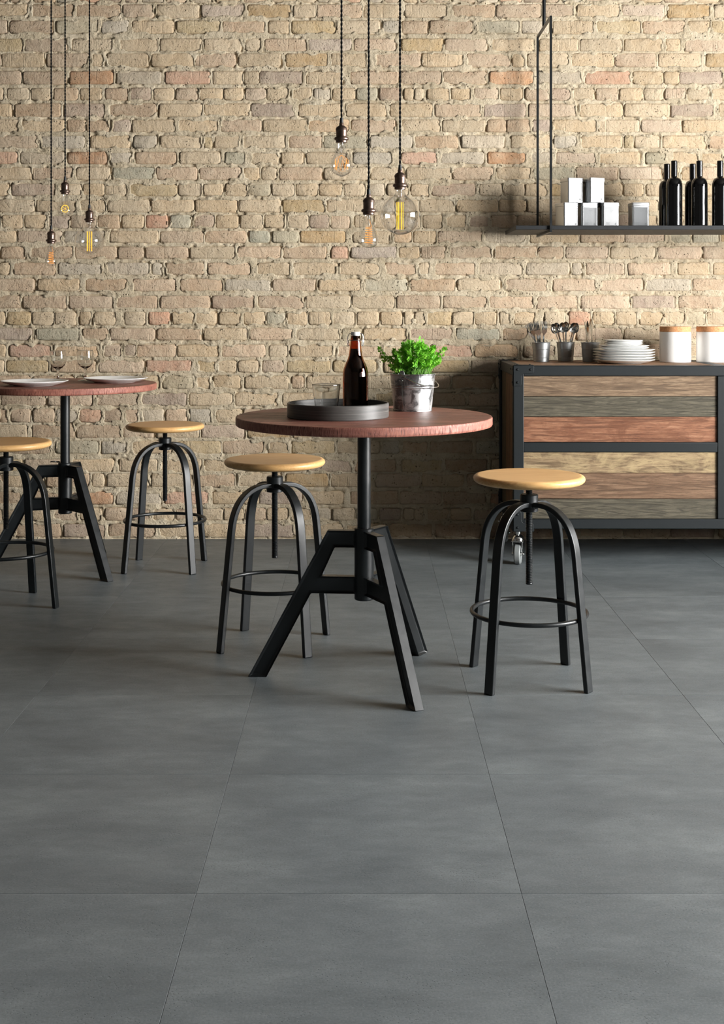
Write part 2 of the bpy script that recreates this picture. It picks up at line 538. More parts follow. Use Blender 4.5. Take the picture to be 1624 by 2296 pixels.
# ------------------------------------------------------------------ room shell
# floor: slab + one object per porcelain tile
fl = MB().box(ROOM_X0, ROOM_X1, ROOM_Y0, WALL_Y + 0.1, -0.12, -0.0008).build('floor', MAT['grout'], smooth=False)
structure(fl, 'grey concrete-look porcelain tile floor with thin joints', 'floor')
TX0, TY0, TS, GAP = -0.306, 2.357, 0.6, 0.0007
tile_meshes = {}


def tile_mesh(w, d):
    k = (round(w, 4), round(d, 4))
    if k not in tile_meshes:
        b = 0.0004
        x, y = w / 2 - GAP / 2, d / 2 - GAP / 2
        vs = [(-x, -y, -0.01), (x, -y, -0.01), (x, y, -0.01), (-x, y, -0.01), (-x, -y, -b), (x, -y, -b), (x, y, -b), (-x, y, -b),
              (-x + b, -y + b, 0), (x - b, -y + b, 0), (x - b, y - b, 0), (-x + b, y - b, 0)]
        fs = [(0, 1, 5, 4), (1, 2, 6, 5), (2, 3, 7, 6), (3, 0, 4, 7), (4, 5, 9, 8), (5, 6, 10, 9), (6, 7, 11, 10), (7, 4, 8, 11), (8, 9, 10, 11)]
        m = MB().add(vs, fs)
        tile_meshes[k] = m.mesh('tile', MAT['concrete_tile'], smooth=False)
    return tile_meshes[k]


for i in range(-8, 8):
    for j in range(-10, 8):
        x0, x1 = max(TX0 + i * TS, ROOM_X0), min(TX0 + (i + 1) * TS, ROOM_X1)
        y0, y1 = max(TY0 + j * TS, ROOM_Y0), min(TY0 + (j + 1) * TS, WALL_Y)
        if x1 - x0 < 0.03 or y1 - y0 < 0.03: continue
        o = bpy.data.objects.new('tile', tile_mesh(x1 - x0, y1 - y0))
        C.objects.link(o); o.parent = fl
        o.location = ((x0 + x1) / 2, (y0 + y1) / 2, 0)

# back wall: displaced mortar bed + bricks laid as in the photograph (a 26-course pattern that repeats)
rng = random.Random(11)
nprng = np.random.default_rng(5)


def vnoise(x, z, scale, seed):
    g = np.random.default_rng(seed).random((256, 256))
    u, w = x * scale, z * scale
    i, j = np.floor(u).astype(int), np.floor(w).astype(int)
    fu, fw = u - i, w - j
    fu = fu * fu * (3 - 2 * fu); fw = fw * fw * (3 - 2 * fw)
    a = g[i % 256, j % 256]; b = g[(i + 1) % 256, j % 256]; c = g[i % 256, (j + 1) % 256]; d = g[(i + 1) % 256, (j + 1) % 256]
    return (a * (1 - fu) + b * fu) * (1 - fw) + (c * (1 - fu) + d * fu) * fw


TINT = {'t': (194, 168, 130), 'p': (186, 155, 126), 'b': (170, 140, 110), 'm': (150, 126, 110), 'g': (176, 166, 147), 'e': (162, 158, 132),
        'G': (148, 150, 128), 'r': (196, 126, 96), 'R': (204, 144, 116), 'O': (178, 112, 66), 'o': (170, 130, 72), 'y': (178, 150, 98),
        'c': (194, 154, 112), 'k': (186, 166, 152), 'd': (116, 94, 76)}
# (photo row top, row bottom in px; bricks as left, right, tint in thirds of a pixel along one 942 px repeat)
S = 3.383
ROWS = [
 (-24.5, 4.5, "0 60 p,85 230 p,255 415 b,430 590 g,605 770 R,785 930 d,950 1050 p,1075 1240 g,1260 1415 p,1440 1600 g,1640 1830 t,1850 2045 p,2065 2260 t,2270 2400 t,2410 2585 g,2600 2745 R,2770 2900 g,2915 3030 p,3060 3170 t"),
 (11.2, 39, "-113 205 t,245 565 b,580 915 b,935 1165 b,1190 1510 t,1530 1850 k,1880 2200 o,2230 2395 t,2405 2745 p,2760 3030 t"),
 (47.5, 74.5, "-138 55 b,75 395 b,430 745 e,770 975 g,1005 1315 t,1340 1675 y,1690 2005 p,2035 2190 t,2215 2545 y,2560 2880 t,2905 3030 g"),
 (88, 115, "-138 170 y,190 510 b,545 860 t,905 1195 t,1215 1530 t,1550 1830 t,1865 1975 t,2010 2325 p,2340 2665 k,2690 3000 p"),
 (120.5, 149, "15 335 t,355 680 b,700 790 t,815 1125 t,1150 1470 t,1480 1785 p,1810 2130 t,2170 2485 o,2510 2790 t,2850 3189 p"),
 (161, 188, "-148 160 b,175 500 b,530 855 O,885 1220 g,1255 1590 R,1615 1840 t,1850 1962 t,1970 2290 m,2325 2600 t,2660 3020 p"),
 (198.6, 224, "-40 25 t,55 220 t,235 385 t,410 590 b,610 770 t,800 975 p,990 1145 m,1165 1320 t,1335 1500 b,1515 1690 t,1700 1845 t,1860 2015 p,2025 2190 t,2215 2360 t,2380 2505 g,2525 2690 t,2705 2860 e,2880 3035 m,3065 3135 t"),
 (233.5, 261.5, "-227 90 t,115 460 b,485 800 m,825 1185 b,1210 1535 t,1550 1895 t,1905 2230 m,2265 2600 t,2630 2930 t"),
 (269.5, 296, "-137 150 t,170 490 t,510 648 b,658 830 b,855 990 m,1005 1335 t,1355 1660 t,1680 1980 p,1995 2325 t,2340 2645 c,2665 3000 p"),
 (305, 332, "-40 285 b,315 640 g,690 985 t,1015 1190 g,1220 1530 t,1550 1612 y,1630 1815 t,1840 2165 t,2195 2440 p,2455 2780 e,2810 3125 g"),
 (342, 367, "-142 130 R,155 485 g,515 805 O,840 990 g,1030 1335 p,1365 1670 t,1710 1865 G,1910 2110 t,2135 2300 t,2325 2640 t,2680 2980 g"),
 (376, 402.5, "-102 240 t,250 550 p,580 835 t,860 1165 G,1185 1495 p,1515 1825 p,1850 1968 t,1985 2095 t,2120 2440 p,2460 2790 t,2810 3060 t"),
 (413, 438.6, "-70 65 t,90 420 m,450 618 t,632 790 t,800 960 t,985 1340 y,1355 1530 t,1545 1690 t,1715 1880 t,1897 2050 e,2063 2230 t,2245 2410 t,2422 2590 t,2610 2765 t,2785 2915 g,2940 3095 t"),
 (448.4, 475, "-5 262 t,278 590 t,602 800 t,815 1135 t,1150 1470 t,1483 1800 t,1813 2125 t,2145 2465 y,2482 2800 t,2820 2990 g,3010 3168 t"),
 (483, 511, "20 170 t,190 350 t,370 525 m,535 732 b,742 905 b,925 1090 t,1110 1270 r,1295 1445 e,1475 1622 m,1640 1805 t,1825 1995 t,2010 2165 t,2185 2340 t,2350 2495 m,2510 2650 p,2690 2810 t,2840 3000 t,3020 3187 t"),
 (518.4, 543.6, "-50 120 t,135 470 p,485 800 g,835 1200 t,1215 1545 b,1557 1865 p,1890 2045 G,2070 2262 e,2280 2620 o,2680 2960 t,2990 3120 c"),
 (554, 579, "8 190 b,230 550 b,570 885 b,897 1085 b,1105 1425 p,1445 1780 t,1805 2130 p,2150 2475 b,2515 2635 R,2665 3005 k,3030 3180 t"),
 (590, 616, "-10 75 t,110 420 p,445 775 g,805 1130 g,1155 1225 g,1260 1545 b,1577 1900 p,1955 2195 t,2225 2560 t,2575 2875 t,2920 3160 p"),
 (626.3, 652, "-72 260 b,285 605 t,650 960 b,1010 1330 p,1370 1690 p,1710 2050 g,2070 2390 b,2420 2745 t,2765 3090 e"),
 (664, 691.3, "-177 150 b,175 500 b,525 860 p,885 1190 p,1220 1590 p,1610 1930 m,1960 2300 p,2320 2655 t,2670 2990 t"),
 (700.2, 728, "-40 35 t,55 235 y,248 408 t,418 575 t,605 690 t,715 875 t,945 1100 t,1130 1285 r,1310 1470 t,1487 1640 t,1665 1835 t,1850 2010 t,2022 2160 e,2177 2325 t,2345 2513 t,2527 2690 t,2707 2870 t,2890 3050 t,3070 3135 t"),
 (737, 762, "-83 240 m,275 600 G,630 815 b,837 1175 p,1192 1525 p,1547 1880 t,1897 2225 p,2247 2575 t,2592 2740 e,2757 3090 t"),
 (773.8, 800, "-40 40 t,75 395 R,415 745 c,790 925 p,945 1030 d,1042 1335 p,1347 1660 t,1687 2010 p,2042 2180 t,2207 2530 t,2557 2880 p,2910 3130 t"),
 (808.7, 834, "-270 30 t,50 365 y,390 720 b,750 1090 p,1115 1450 R,1500 1640 y,1652 1795 t,1807 1960 t,1992 2150 p,2177 2500 y,2532 2850 y"),
 (844, 870.8, "-60 230 p,250 560 b,580 900 t,920 1210 t,1235 1470 e,1490 1595 t,1620 1820 t,1857 2190 t,2217 2300 p,2327 2650 t,2680 2990 t,3010 3110 t"),
 (882, 909, "10 345 b,365 700 p,735 1055 b,1077 1410 m,1437 1760 t,1787 2110 t,2147 2410 t,2430 2740 t,2850 3150 y"),
]
WS = WALL_Y / FPX     # metres per photo px on the wall


def brick_geo(x0, x1, z0, z1, rg):
    """a hand-made brick face: uneven rounded slab standing proud of the mortar"""
    w, h = x1 - x0, z1 - z0
    nx = 4 if w > 0.14 else 2
    us = [0, 0.008 / w] + [(k + 1) / (nx) for k in range(nx - 1)] + [1 - 0.008 / w, 1]
    vs_ = [0, 0.008 / h, 0.5, 1 - 0.008 / h, 1]
    proud = rg.uniform(0.0045, 0.0074)
    tx, tz = rg.uniform(-0.0028, 0.0028), rg.uniform(-0.002, 0.002)
    cut = [rg.uniform(0.001, 0.008) for _ in range(4)]
    V = []; F = []
    nu, nv = len(us), len(vs_)
    for j, v in enumerate(vs_):
        for i, u in enumerate(us):
            x, z = x0 + u * w, z0 + v * h
            eu = i in (0, nu - 1); ev = j in (0, nv - 1)
            y = WALL_Y - proud + tx * (u - 0.5) + tz * (v - 0.5) + rg.uniform(-0.001, 0.001)
            if eu or ev:
                y += rg.uniform(0.0008, 0.0026)
                x += rg.uniform(-0.0028, 0.0028); z += rg.uniform(-0.0022, 0.0022)
            if eu and ev:
                c = cut[(i > 0) * 2 + (j > 0)]
                x += c * (1 if i == 0 else -1); z += c * 0.7 * (1 if j == 0 else -1); y += 0.002
            V.append((x, y, z))
    for j in range(nv - 1):
        for i in range(nu - 1):
            a = j * nu + i
            F.append((a, a + 1, a + nu + 1, a + nu))
    loop = [i for i in range(nu)] + [j * nu + nu - 1 for j in range(1, nv)] + [(nv - 1) * nu + i for i in range(nu - 2, -1, -1)] + [j * nu for j in range(nv - 2, 0, -1)]
    b = len(V)
    cx, cz = (x0 + x1) / 2, (z0 + z1) / 2
    for k in loop:
        x, y, z = V[k]
        V.append((x + 0.0012 * (1 if x > cx else -1), WALL_Y + 0.014, z + 0.0012 * (1 if z > cz else -1)))
    n = len(loop)
    for k in range(n):
        k2 = (k + 1) % n
        F.append((loop[k2], loop[k], b + k, b + k2))
    return V, F


def tint_of(code, rg):
    k = 0.50
    r, g, b = [q * (1 - k) + p * k for p, q in zip(TINT[code], (201, 184, 163))]
    d = rg.uniform(-9, 7); e = rg.uniform(-3, 3)
    return srgb(min(255, r + d + e), min(255, g + d), min(255, b + d - e))


def fill_tint(me, cols, per_face):
    at = me.attributes.new('tint', 'FLOAT_COLOR', 'FACE')
    arr = np.ones((len(me.polygons), 4), np.float32)
    k = 0
    for c, n in zip(cols, per_face):
        arr[k:k + n, :3] = c; k += n
    at.data.foreach_set('color', arr.ravel())


bricks = []
for rep in range(-2, 3):
    for ri, (yt, yb, txt) in enumerate(ROWS):
        y0, y1 = yt + rep * 942, yb + rep * 942
        z1, z0 = HCAM - (y0 - CY) * WS, HCAM - (y1 - CY) * WS
        z0 -= 0.0012; z1 += 0.0016
        if z1 < 0.012 or z0 > CEIL - 0.01: continue
        z0, z1 = max(z0, 0.001), min(z1, CEIL)
        if z1 - z0 < 0.015: continue
        for cp in range(-3, 4):
            for s in txt.split(','):
                a, b, code = s.split()
                xa, xb = float(a) / S + cp * 942, float(b) / S + cp * 942
                X0, X1 = (xa - CX) * WS - 0.0012, (xb - CX) * WS + 0.0012
                X0, X1 = max(X0, ROOM_X0 + 0.002), min(X1, ROOM_X1 - 0.002)
                if X1 - X0 < 0.03: continue
                vis = max(0, min(xb, 1624) - max(xa, 0)) * max(0, min(y1, 1208) - max(y0, 0))
                # behind the cart, the big table or the shelf goods a brick shows little
                mx, my = (xa + xb) / 2, (y0 + y1) / 2
                if mx > 1110 and my > 700: vis *= 0.05
                if 520 < mx < 1110 and my > 900: vis *= 0.6
                bricks.append((vis, X0, X1, z0, z1, code))


def mortar_bed():
    """relief of the joints: nearly flush, torn open along some brick edges and smeared over others"""
    step = 0.005
    xs = np.concatenate([np.arange(ROOM_X0, -2.0, 0.03), np.arange(-2.0, 2.1, step), np.arange(2.1, ROOM_X1 + 0.02, 0.03)])
    zs = np.concatenate([np.arange(-0.01, 2.62, step), np.arange(2.62, CEIL + 0.03, 0.03)])
    X, Z = np.meshgrid(xs, zs)
    D = np.full(X.shape, 0.03)                       # signed distance to the nearest brick outline
    for _, X0, X1, z0, z1, code in bricks:
        i0, i1 = np.searchsorted(xs, (X0 - 0.03, X1 + 0.03)); j0, j1 = np.searchsorted(zs, (z0 - 0.03, z1 + 0.03))
        if i1 <= i0 or j1 <= j0: continue
        sx = np.abs(X[j0:j1, i0:i1] - (X0 + X1) / 2) - (X1 - X0) / 2
        sz = np.abs(Z[j0:j1, i0:i1] - (z0 + z1) / 2) - (z1 - z0) / 2
        r = 0.008
        qx, qz = sx + r, sz + r
        d = np.hypot(np.maximum(qx, 0), np.maximum(qz, 0)) + np.minimum(np.maximum(qx, qz), 0) - r
        D[j0:j1, i0:i1] = np.minimum(D[j0:j1, i0:i1], d)
    n1 = vnoise(X, Z, 9, 1); n2 = vnoise(X, Z, 28, 2); n3 = vnoise(X, Z, 85, 3); n4 = vnoise(X, Z, 16, 4); n5 = vnoise(X, Z, 45, 6)
    out = 0.0060 + 0.0050 * (n1 - 0.5) + 0.0040 * (n2 - 0.5) + 0.0030 * (n3 - 0.5)      # towards the room
    crack = np.clip((n4 * 0.6 + n5 * 0.4 - 0.54) * 8, 0, 1) * np.exp(-((D - 0.0025) / 0.0045) ** 2)
    out -= 0.0105 * crack
    smear = 0.010 * np.clip((n1 * 0.5 + n2 * 0.5 - 0.50) * 6, 0, 1) * (0.4 + n5)             # how far the mortar laps over the brick
    lap = np.clip((D + smear) / 0.004 + 0.5, 0, 1)
    over = 0.0088 + 0.003 * (n3 - 0.5)
    out = np.where((D < 0.002) & (smear > 0.002), over * lap + (1 - lap) * -0.008, np.where(D < -0.001, -0.008, out))
    yy = WALL_Y - out
    V = np.stack([X, yy, Z], -1).reshape(-1, 3)
    nx, nz = len(xs), len(zs)
    idx = np.arange(nx * nz).reshape(nz, nx)
    F = np.stack([idx[:-1, :-1], idx[:-1, 1:], idx[1:, 1:], idx[1:, :-1]], -1).reshape(-1, 4)
    me = bpy.data.meshes.new('wall_back')
    me.vertices.add(len(V)); me.vertices.foreach_set('co', V.ravel())
    me.loops.add(F.size); me.loops.foreach_set('vertex_index', F.ravel())
    me.polygons.add(len(F)); me.polygons.foreach_set('loop_start', np.arange(0, F.size, 4))
    me.polygons.foreach_set('use_smooth', np.ones(len(F), bool))
    me.update(calc_edges=True)
    me.materials.append(MAT['mortar'])
    o = bpy.data.objects.new('wall_back', me)
    C.objects.link(o)
    return o


wall_back = structure(mortar_bed(), 'old beige brick wall with smeared sandy mortar', 'wall')
MB().box(ROOM_X0 - 0.2, ROOM_X1 + 0.2, WALL_Y + 0.018, WALL_Y + 0.2, -0.1, CEIL).build('backing', MAT['mortar'], wall_back, smooth=False)
bricks.sort(key=lambda q: -q[0])
sv, sf, sc_, sn = [], [], [], []
for k, (vis, X0, X1, z0, z1, code) in enumerate(bricks):
    V, F = brick_geo(X0, X1, z0, z1, rng)
    col = tint_of(code, rng)
    if k < 300:
        c = ((X0 + X1) / 2, WALL_Y, (z0 + z1) / 2)
        V = [(x - c[0], y - c[1], z - c[2]) for x, y, z in V]
        me = bpy.data.meshes.new('brick'); me.from_pydata(V, [], F)
        me.polygons.foreach_set('use_smooth', [True] * len(F))
        fill_tint(me, [col], [len(F)])
        me.materials.append(MAT['brick_clay'])
        o = bpy.data.objects.new('brick', me); C.objects.link(o)
        o.parent = wall_back; o.location = c
    else:
        n = len(sv); sv += V; sf += [tuple(i + n for i in f) for f in F]; sc_.append(col); sn.append(len(F))
me = bpy.data.meshes.new('brickwork'); me.from_pydata(sv, [], sf)
me.polygons.foreach_set('use_smooth', [True] * len(sf))
fill_tint(me, sc_, sn)
me.materials.append(MAT['brick_clay'])
o = bpy.data.objects.new('brickwork', me); C.objects.link(o); o.parent = wall_back; o['kind'] = 'stuff'

# right wall with a window and an added fill window, left wall, wall behind the camera, ceiling
m = MB()
T = 0.22
ys = [ROOM_Y0, FILL_WIN[0], FILL_WIN[1], WIN1[0], WIN1[1], WALL_Y]
for k in range(5):
    if k in (1, 3):
        m.box(ROOM_X1, ROOM_X1 + T, ys[k], ys[k + 1], -0.1, WIN1[2]).box(ROOM_X1, ROOM_X1 + T, ys[k], ys[k + 1], WIN1[3], CEIL)
    else:
        m.box(ROOM_X1, ROOM_X1 + T, ys[k], ys[k + 1], -0.1, CEIL)
structure(m.build('wall_right', MAT['painted_plaster'], smooth=False), 'plain plaster side wall with a wide window and an added fill window', 'wall')
for k, wv in enumerate((WIN1, FILL_WIN)):
    y0, y1, z0, z1 = wv
    w = thing('window_%d' % (k + 1), 'wide steel window with a dark grey frame', 'window', (ROOM_X1 + 0.1, (y0 + y1) / 2, z0))
    structure(w, ['wide steel window beside the brick wall', 'added steel fill window nearer the camera'][k], 'window')
    hw, hh, f = (y1 - y0) / 2, z1 - z0, 0.05
    fr = MB().box(-0.03, 0.03, -hw, hw, 0, f).box(-0.03, 0.03, -hw, hw, hh - f, hh).box(-0.03, 0.03, -hw, -hw + f, f, hh - f).box(-0.03, 0.03, hw - f, hw, f, hh - f)
    fr.build('window_frame', MAT['window_frame_grey'], w, smooth=False)
    for q in (-1, 1):
        MB().box(-0.02, 0.02, q * hw / 3 - 0.02, q * hw / 3 + 0.02, f, hh - f).build('mullion', MAT['window_frame_grey'], w, smooth=False)
    ed = [-hw + f, -hw / 3 - 0.02, -hw / 3 + 0.02, hw / 3 - 0.02, hw / 3 + 0.02, hw - f]
    for q in (0, 2, 4):
        for za, zb in ((f, hh * 0.68 - 0.02), (hh * 0.68 + 0.02, hh - f)):
            MB().add([(0, ed[q], za), (0, ed[q + 1], za), (0, ed[q + 1], zb), (0, ed[q], zb)], [(0, 1, 2, 3)]).build('pane', MAT['window_glass'], w, smooth=False)
    MB().box(-0.018, 0.018, -hw + f, hw - f, hh * 0.68 - 0.02, hh * 0.68 + 0.02).build('transom', MAT['window_frame_grey'], w, smooth=False)
structure(MB().box(ROOM_X0 - 0.15, ROOM_X0, ROOM_Y0, WALL_Y, -0.1, CEIL).build('wall_left', MAT['painted_plaster'], smooth=False), 'plain plaster wall on the left, out of view', 'wall')
structure(MB().box(ROOM_X0 - 0.15, ROOM_X1 + T, ROOM_Y0 - 0.15, ROOM_Y0, -0.1, CEIL).build('wall_front', MAT['painted_plaster'], smooth=False), 'plain plaster wall behind the viewer', 'wall')
structure(MB().box(ROOM_X0 - 0.15, ROOM_X1 + T, ROOM_Y0 - 0.15, WALL_Y + 0.2, CEIL, CEIL + 0.15).build('ceiling', MAT['ceiling_plaster'], smooth=False), 'plain pale ceiling above the pendant cords', 'ceiling')

# ------------------------------------------------------------------ cart / sideboard
CF, CB, CX0, CXD, CX2 = 5.330, 5.895, 0.632, 1.484, 2.382      # front, back, left, divider, right
PW = 0.043
ZT, ZB = 0.833, 0.140
cart = thing('sideboard_cart', 'black steel sideboard on castors with reclaimed wood planks of mixed colours', 'sideboard', (CX0, CF, 0))
L = lambda x, y, z: (x - CX0, y - CF, z)


def cbox(name, x0, x1, y0, y1, z0, z1, mat, bev=0.0025, parent=None, label=None):
    o = MB().box(x0 - CX0, x1 - CX0, y0 - CF, y1 - CF, z0, z1).build(name, MAT[mat], parent or cart, bevel=bev)
    if label: o['label'] = label
    return o


for x in (CX0, CX2 - PW):
    for y in (CF, CB - PW):
        cbox('post', x, x + PW, y, y + PW, ZB, ZT, 'frame_steel')
DW = 0.048
for y in (CF, CB - PW):
    cbox('divider_post', CXD, CXD + DW, y + 0.001, y + PW - 0.001, 0.193, 0.790, 'frame_steel')
for y in (CF, CB - PW):
    cbox('rail', CX0 + PW, CX2 - PW, y, y + PW, 0.790, ZT, 'frame_steel')
    cbox('rail', CX0 + PW, CX2 - PW, y, y + PW, 0.152, 0.193, 'frame_steel')
    for a, b in ((CX0 + PW, CXD), (CXD + DW, CX2 - PW)):
        cbox('rail', a, b, y + 0.002, y + PW - 0.002, 0.472, 0.513, 'frame_steel')
for x in (CX0, CX2 - PW):
    cbox('rail', x, x + PW, CF + PW, CB - PW, 0.790, ZT, 'frame_steel')
    cbox('rail', x, x + PW, CF + PW, CB - PW, 0.152, 0.193, 'frame_steel')
cbox('top_crossbar', CXD, CXD + DW, CF + PW, CB - PW, 0.800, 0.832, 'frame_steel')
zz = [0.7905, 0.704, 0.619, 0.5125, 0.4725, 0.384, 0.276, 0.1925]
mats = ['plank_tan', 'plank_grey', 'plank_red', None, 'plank_pale', 'plank_brown', 'plank_grey']
labs = ['tan weathered plank', 'grey-green weathered plank', 'reddish worn plank', None, 'pale streaked plank', 'brown grained plank', 'grey-brown plank']
for a, b in ((CX0 + PW, CXD), (CXD + DW, CX2 - PW)):
    for k in range(7):
        if mats[k]:
            cbox('plank', a - 0.006, b + 0.006, CF + 0.010, CF + 0.030, zz[k + 1] + 0.0008, zz[k] - 0.0008, mats[k], 0.0015, label=labs[k])
for x in (CX0 + 0.010, CX2 - 0.030):
    yb = [CF + PW - 0.004, 5.56, 5.70, CB - PW + 0.004]
    for k in range(3):
        cbox('plank', x, x + 0.02, yb[k] + 0.0008, yb[k + 1] - 0.0008, 0.188, 0.795, ['plank_side', 'plank_side', 'plank_side_dark'][k], 0.0015)
for a, b in ((CX0 + PW, CXD), (CXD + DW, CX2 - PW)):
    n = 5
    ya, yb = CF + PW, CB - PW
    for k in range(n):
        cbox('plank', a, b, ya + (yb - ya) * k / n + 0.0006, ya + (yb - ya) * (k + 1) / n - 0.0006, 0.811, 0.832, 'plank_top', 0.001)
cbox('back_panel', CX0 + 0.02, CX2 - 0.02, CB - 0.03, CB - 0.012, 0.188, 0.795, 'plank_side_dark', 0)
cbox('bottom_panel', CX0 + 0.02, CX2 - 0.02, CF + 0.02, CB - 0.03, 0.160, 0.178, 'frame_steel', 0)


def bracket_poly(a=0.0855, w=0.033, r=0.011):
    p = [(0, 0)]
    arc = lambda cx, cz, rr, t0, t1, n=5: [(cx + rr * math.cos(R(t0 + (t1 - t0) * k / n)), cz + rr * math.sin(R(t0 + (t1 - t0) * k / n))) for k in range(n + 1)]
    p += [(a, 0)] + arc(a - r, w - r, r, 0, 90) + [(w + r, w)][:0] + arc(w + r * 1.4, w + r * 1.4, r * 1.4, 270, 180) + arc(w - r, a - r, r, 0, 90) + [(0, a)]
    return p


def bracket(M, sx, sz):
    """L-shaped corner plate with three rivets, lying in the local xz-plane, facing -y"""
    poly = [(x * sx, z * sz) for x, z in bracket_poly()]
    o = MB().prism(poly, -0.003, 0.0, M).build('corner_bracket', MAT['frame_steel'], cart, bevel=0.0012)
    for x, z in ((0.016, 0.016), (0.070, 0.016), (0.016, 0.070)):
        q = MB().lathe([(0, 0.0035), (0.003, 0.003), (0.0048, 0.0012), (0.0052, 0)], 12,
                       M @ Matrix.Translation((x * sx, -0.003, z * sz)) @ Matrix.Rotation(R(90), 4, 'X'))
        q.build('rivet', MAT['black_steel'], o)


W_ = CX2 - CX0; D_ = CB - CF
for x, sx in ((0, 1), (W_, -1)):
    bracket(Matrix.Translation((x, 0, ZT)), sx, -1)
    bracket(Matrix.Translation((x, 0, ZB + 0.002)), sx, 1)
    # upper faces of the corners
    bracket(Matrix.Translation((x, 0, ZT)) @ Matrix.Rotation(R(-90), 4, 'X'), sx, 1)
    bracket(Matrix.Translation((x, D_, ZT)) @ Matrix.Rotation(R(-90), 4, 'X'), sx, -1)
for y, sy in ((0, 1), (D_, -1)):
    bracket(Matrix.Translation((0, y, ZT)) @ Matrix.Rotation(R(-90), 4, 'Z'), -sy, -1)
    bracket(Matrix.Translation((0, y, ZB + 0.002)) @ Matrix.Rotation(R(-90), 4, 'Z'), -sy, 1)


def caster(x, y, rz):
    M = Matrix.Translation((x - CX0, y - CF, 0)) @ Matrix.Rotation(rz, 4, 'Z')
    st = MB().lathe([(0.0, 0.142), (0.011, 0.142), (0.011, 0.126), (0.007, 0.126), (0.007, 0.120), (0.0, 0.120)], 20, M)
    st = st.build('caster', MAT['chrome'], cart)
    MB().lathe([(0, 0.122), (0.016, 0.122), (0.021, 0.118), (0.026, 0.108), (0.027, 0.101), (0.0, 0.101)], 24, M).build('swivel_cup', MAT['chrome'], st)
    f = MB().box(-0.031, 0.024, -0.026, 0.026, 0.0965, 0.1005, M)
    for s in (-1, 1):
        f.prism([(-0.020, 0.099), (0.020, 0.099), (0.012, 0.036), (-0.012, 0.036)], s * 0.0195 - 0.0015, s * 0.0195 + 0.0015, M @ Matrix.Rotation(0, 4, 'Z'))
    f.build('caster_fork', MAT['chrome'], st, bevel=0.001)
    MW = M @ Matrix.Translation((0, 0, 0.0425)) @ Matrix.Rotation(R(90), 4, 'X')
    MB().lathe([(0.0, -0.010), (0.028, -0.011), (0.031, -0.013), (0.038, -0.0135), (0.0425, -0.009), (0.0425, 0.009), (0.038, 0.0135), (0.031, 0.013), (0.028, 0.011), (0, 0.010)], 32, MW).build('wheel', MAT['grey_wheel'], st)
    MB().lathe([(0, -0.026), (0.005, -0.026), (0.0075, -0.0225), (0.0075, 0.0225), (0.005, 0.026), (0, 0.026)], 14, MW).build('axle', MAT['chrome'], st)


for x in (CX0 + 0.022, CX2 - 0.022):
    for y in (CF + 0.03, CB - 0.03):
        caster(x, y, R(76 if x < 1 else 80))

# ------------------------------------------------------------------ stools
stool = thing('bar_stool', 'round beech-seat stool with black metal legs, nearest the sideboard', 'stool', group='swivel stools')
MB().lathe([(0, 0.568), (0.128, 0.568), (0.144, 0.5685), (0.154, 0.5715), (0.160, 0.5765), (0.162, 0.582), (0.1605, 0.5875), (0.156, 0.5915), (0.149, 0.593), (0, 0.593)], 64).build('seat', MAT['beech'], stool, sharp=0)
prof = [(0, 0.568), (0.0102, 0.568)]
z = 0.566
while z > 0.279:
    prof += [(0.0102, z), (0.0084, z - 0.0024)]; z -= 0.0048
prof += [(0.0102, 0.278), (0.0085, 0.275), (0, 0.275)]
MB().lathe(prof, 16).build('screw', MAT['black_steel'], stool, sharp=70)
MB().lathe([(0.0103, 0.5365), (0.024, 0.5365), (0.0262, 0.5345), (0.0262, 0.513), (0.0235, 0.511), (0.0235, 0.498), (0.0262, 0.497), (0.0262, 0.488), (0.024, 0.4865), (0.0103, 0.4865)], 32).build('hub', MAT['black_steel'], stool)
arc = catmull([(0.016, 0.5075), (0.040, 0.5085), (0.066, 0.505), (0.092, 0.4945), (0.116, 0.4765), (0.1345, 0.453), (0.147, 0.426), (0.1545, 0.398), (0.1585, 0.370)], 3)
path = arc + [(0.1785, 0.185), (0.198, 0.0)]
nrm = []
for i, p in enumerate(path):
    a = path[max(i - 1, 0)]; b = path[min(i + 1, len(path) - 1)]
    d = Vector((b[0] - a[0], b[1] - a[1])).normalized()
    nrm.append((-d.y, d.x))
nrm[-1] = (1.0, 0.0); nrm = [(n[0], n[1]) if n[0] + n[1] > 0 else (-n[0], -n[1]) for n in nrm]
for k in range(4):
    MB().ribbon(path, nrm, 0.029, 0.0145, Matrix.Rotation(R(45 + 90 * k), 4, 'Z')).build('leg', MAT['black_steel'], stool, bevel=0.0028, seg=3)
n = 48
MB().tube([(0.1655 * math.cos(2 * PI * k / n), 0.1655 * math.sin(2 * PI * k / n), 0.196) for k in range(n)], 0.0066, 12, True).build('foot_ring', MAT['black_steel'], stool)
stool.location = (0.485, 3.71, 0); stool.rotation_euler = (0, 0, R(4))
dup(stool, (-0.280, 4.10, 0), R(-10.5), 'round beech-seat stool with black metal legs, close behind the left leg of the middle table')
dup(stool, (-0.817, 5.30, 0), R(-2.5), 'round beech-seat stool with black legs, by the brick wall right of the left table')
dup(stool, (-1.290, 4.63, 0), R(31), 'round beech-seat stool with black metal legs, cut off by the left edge of the picture')

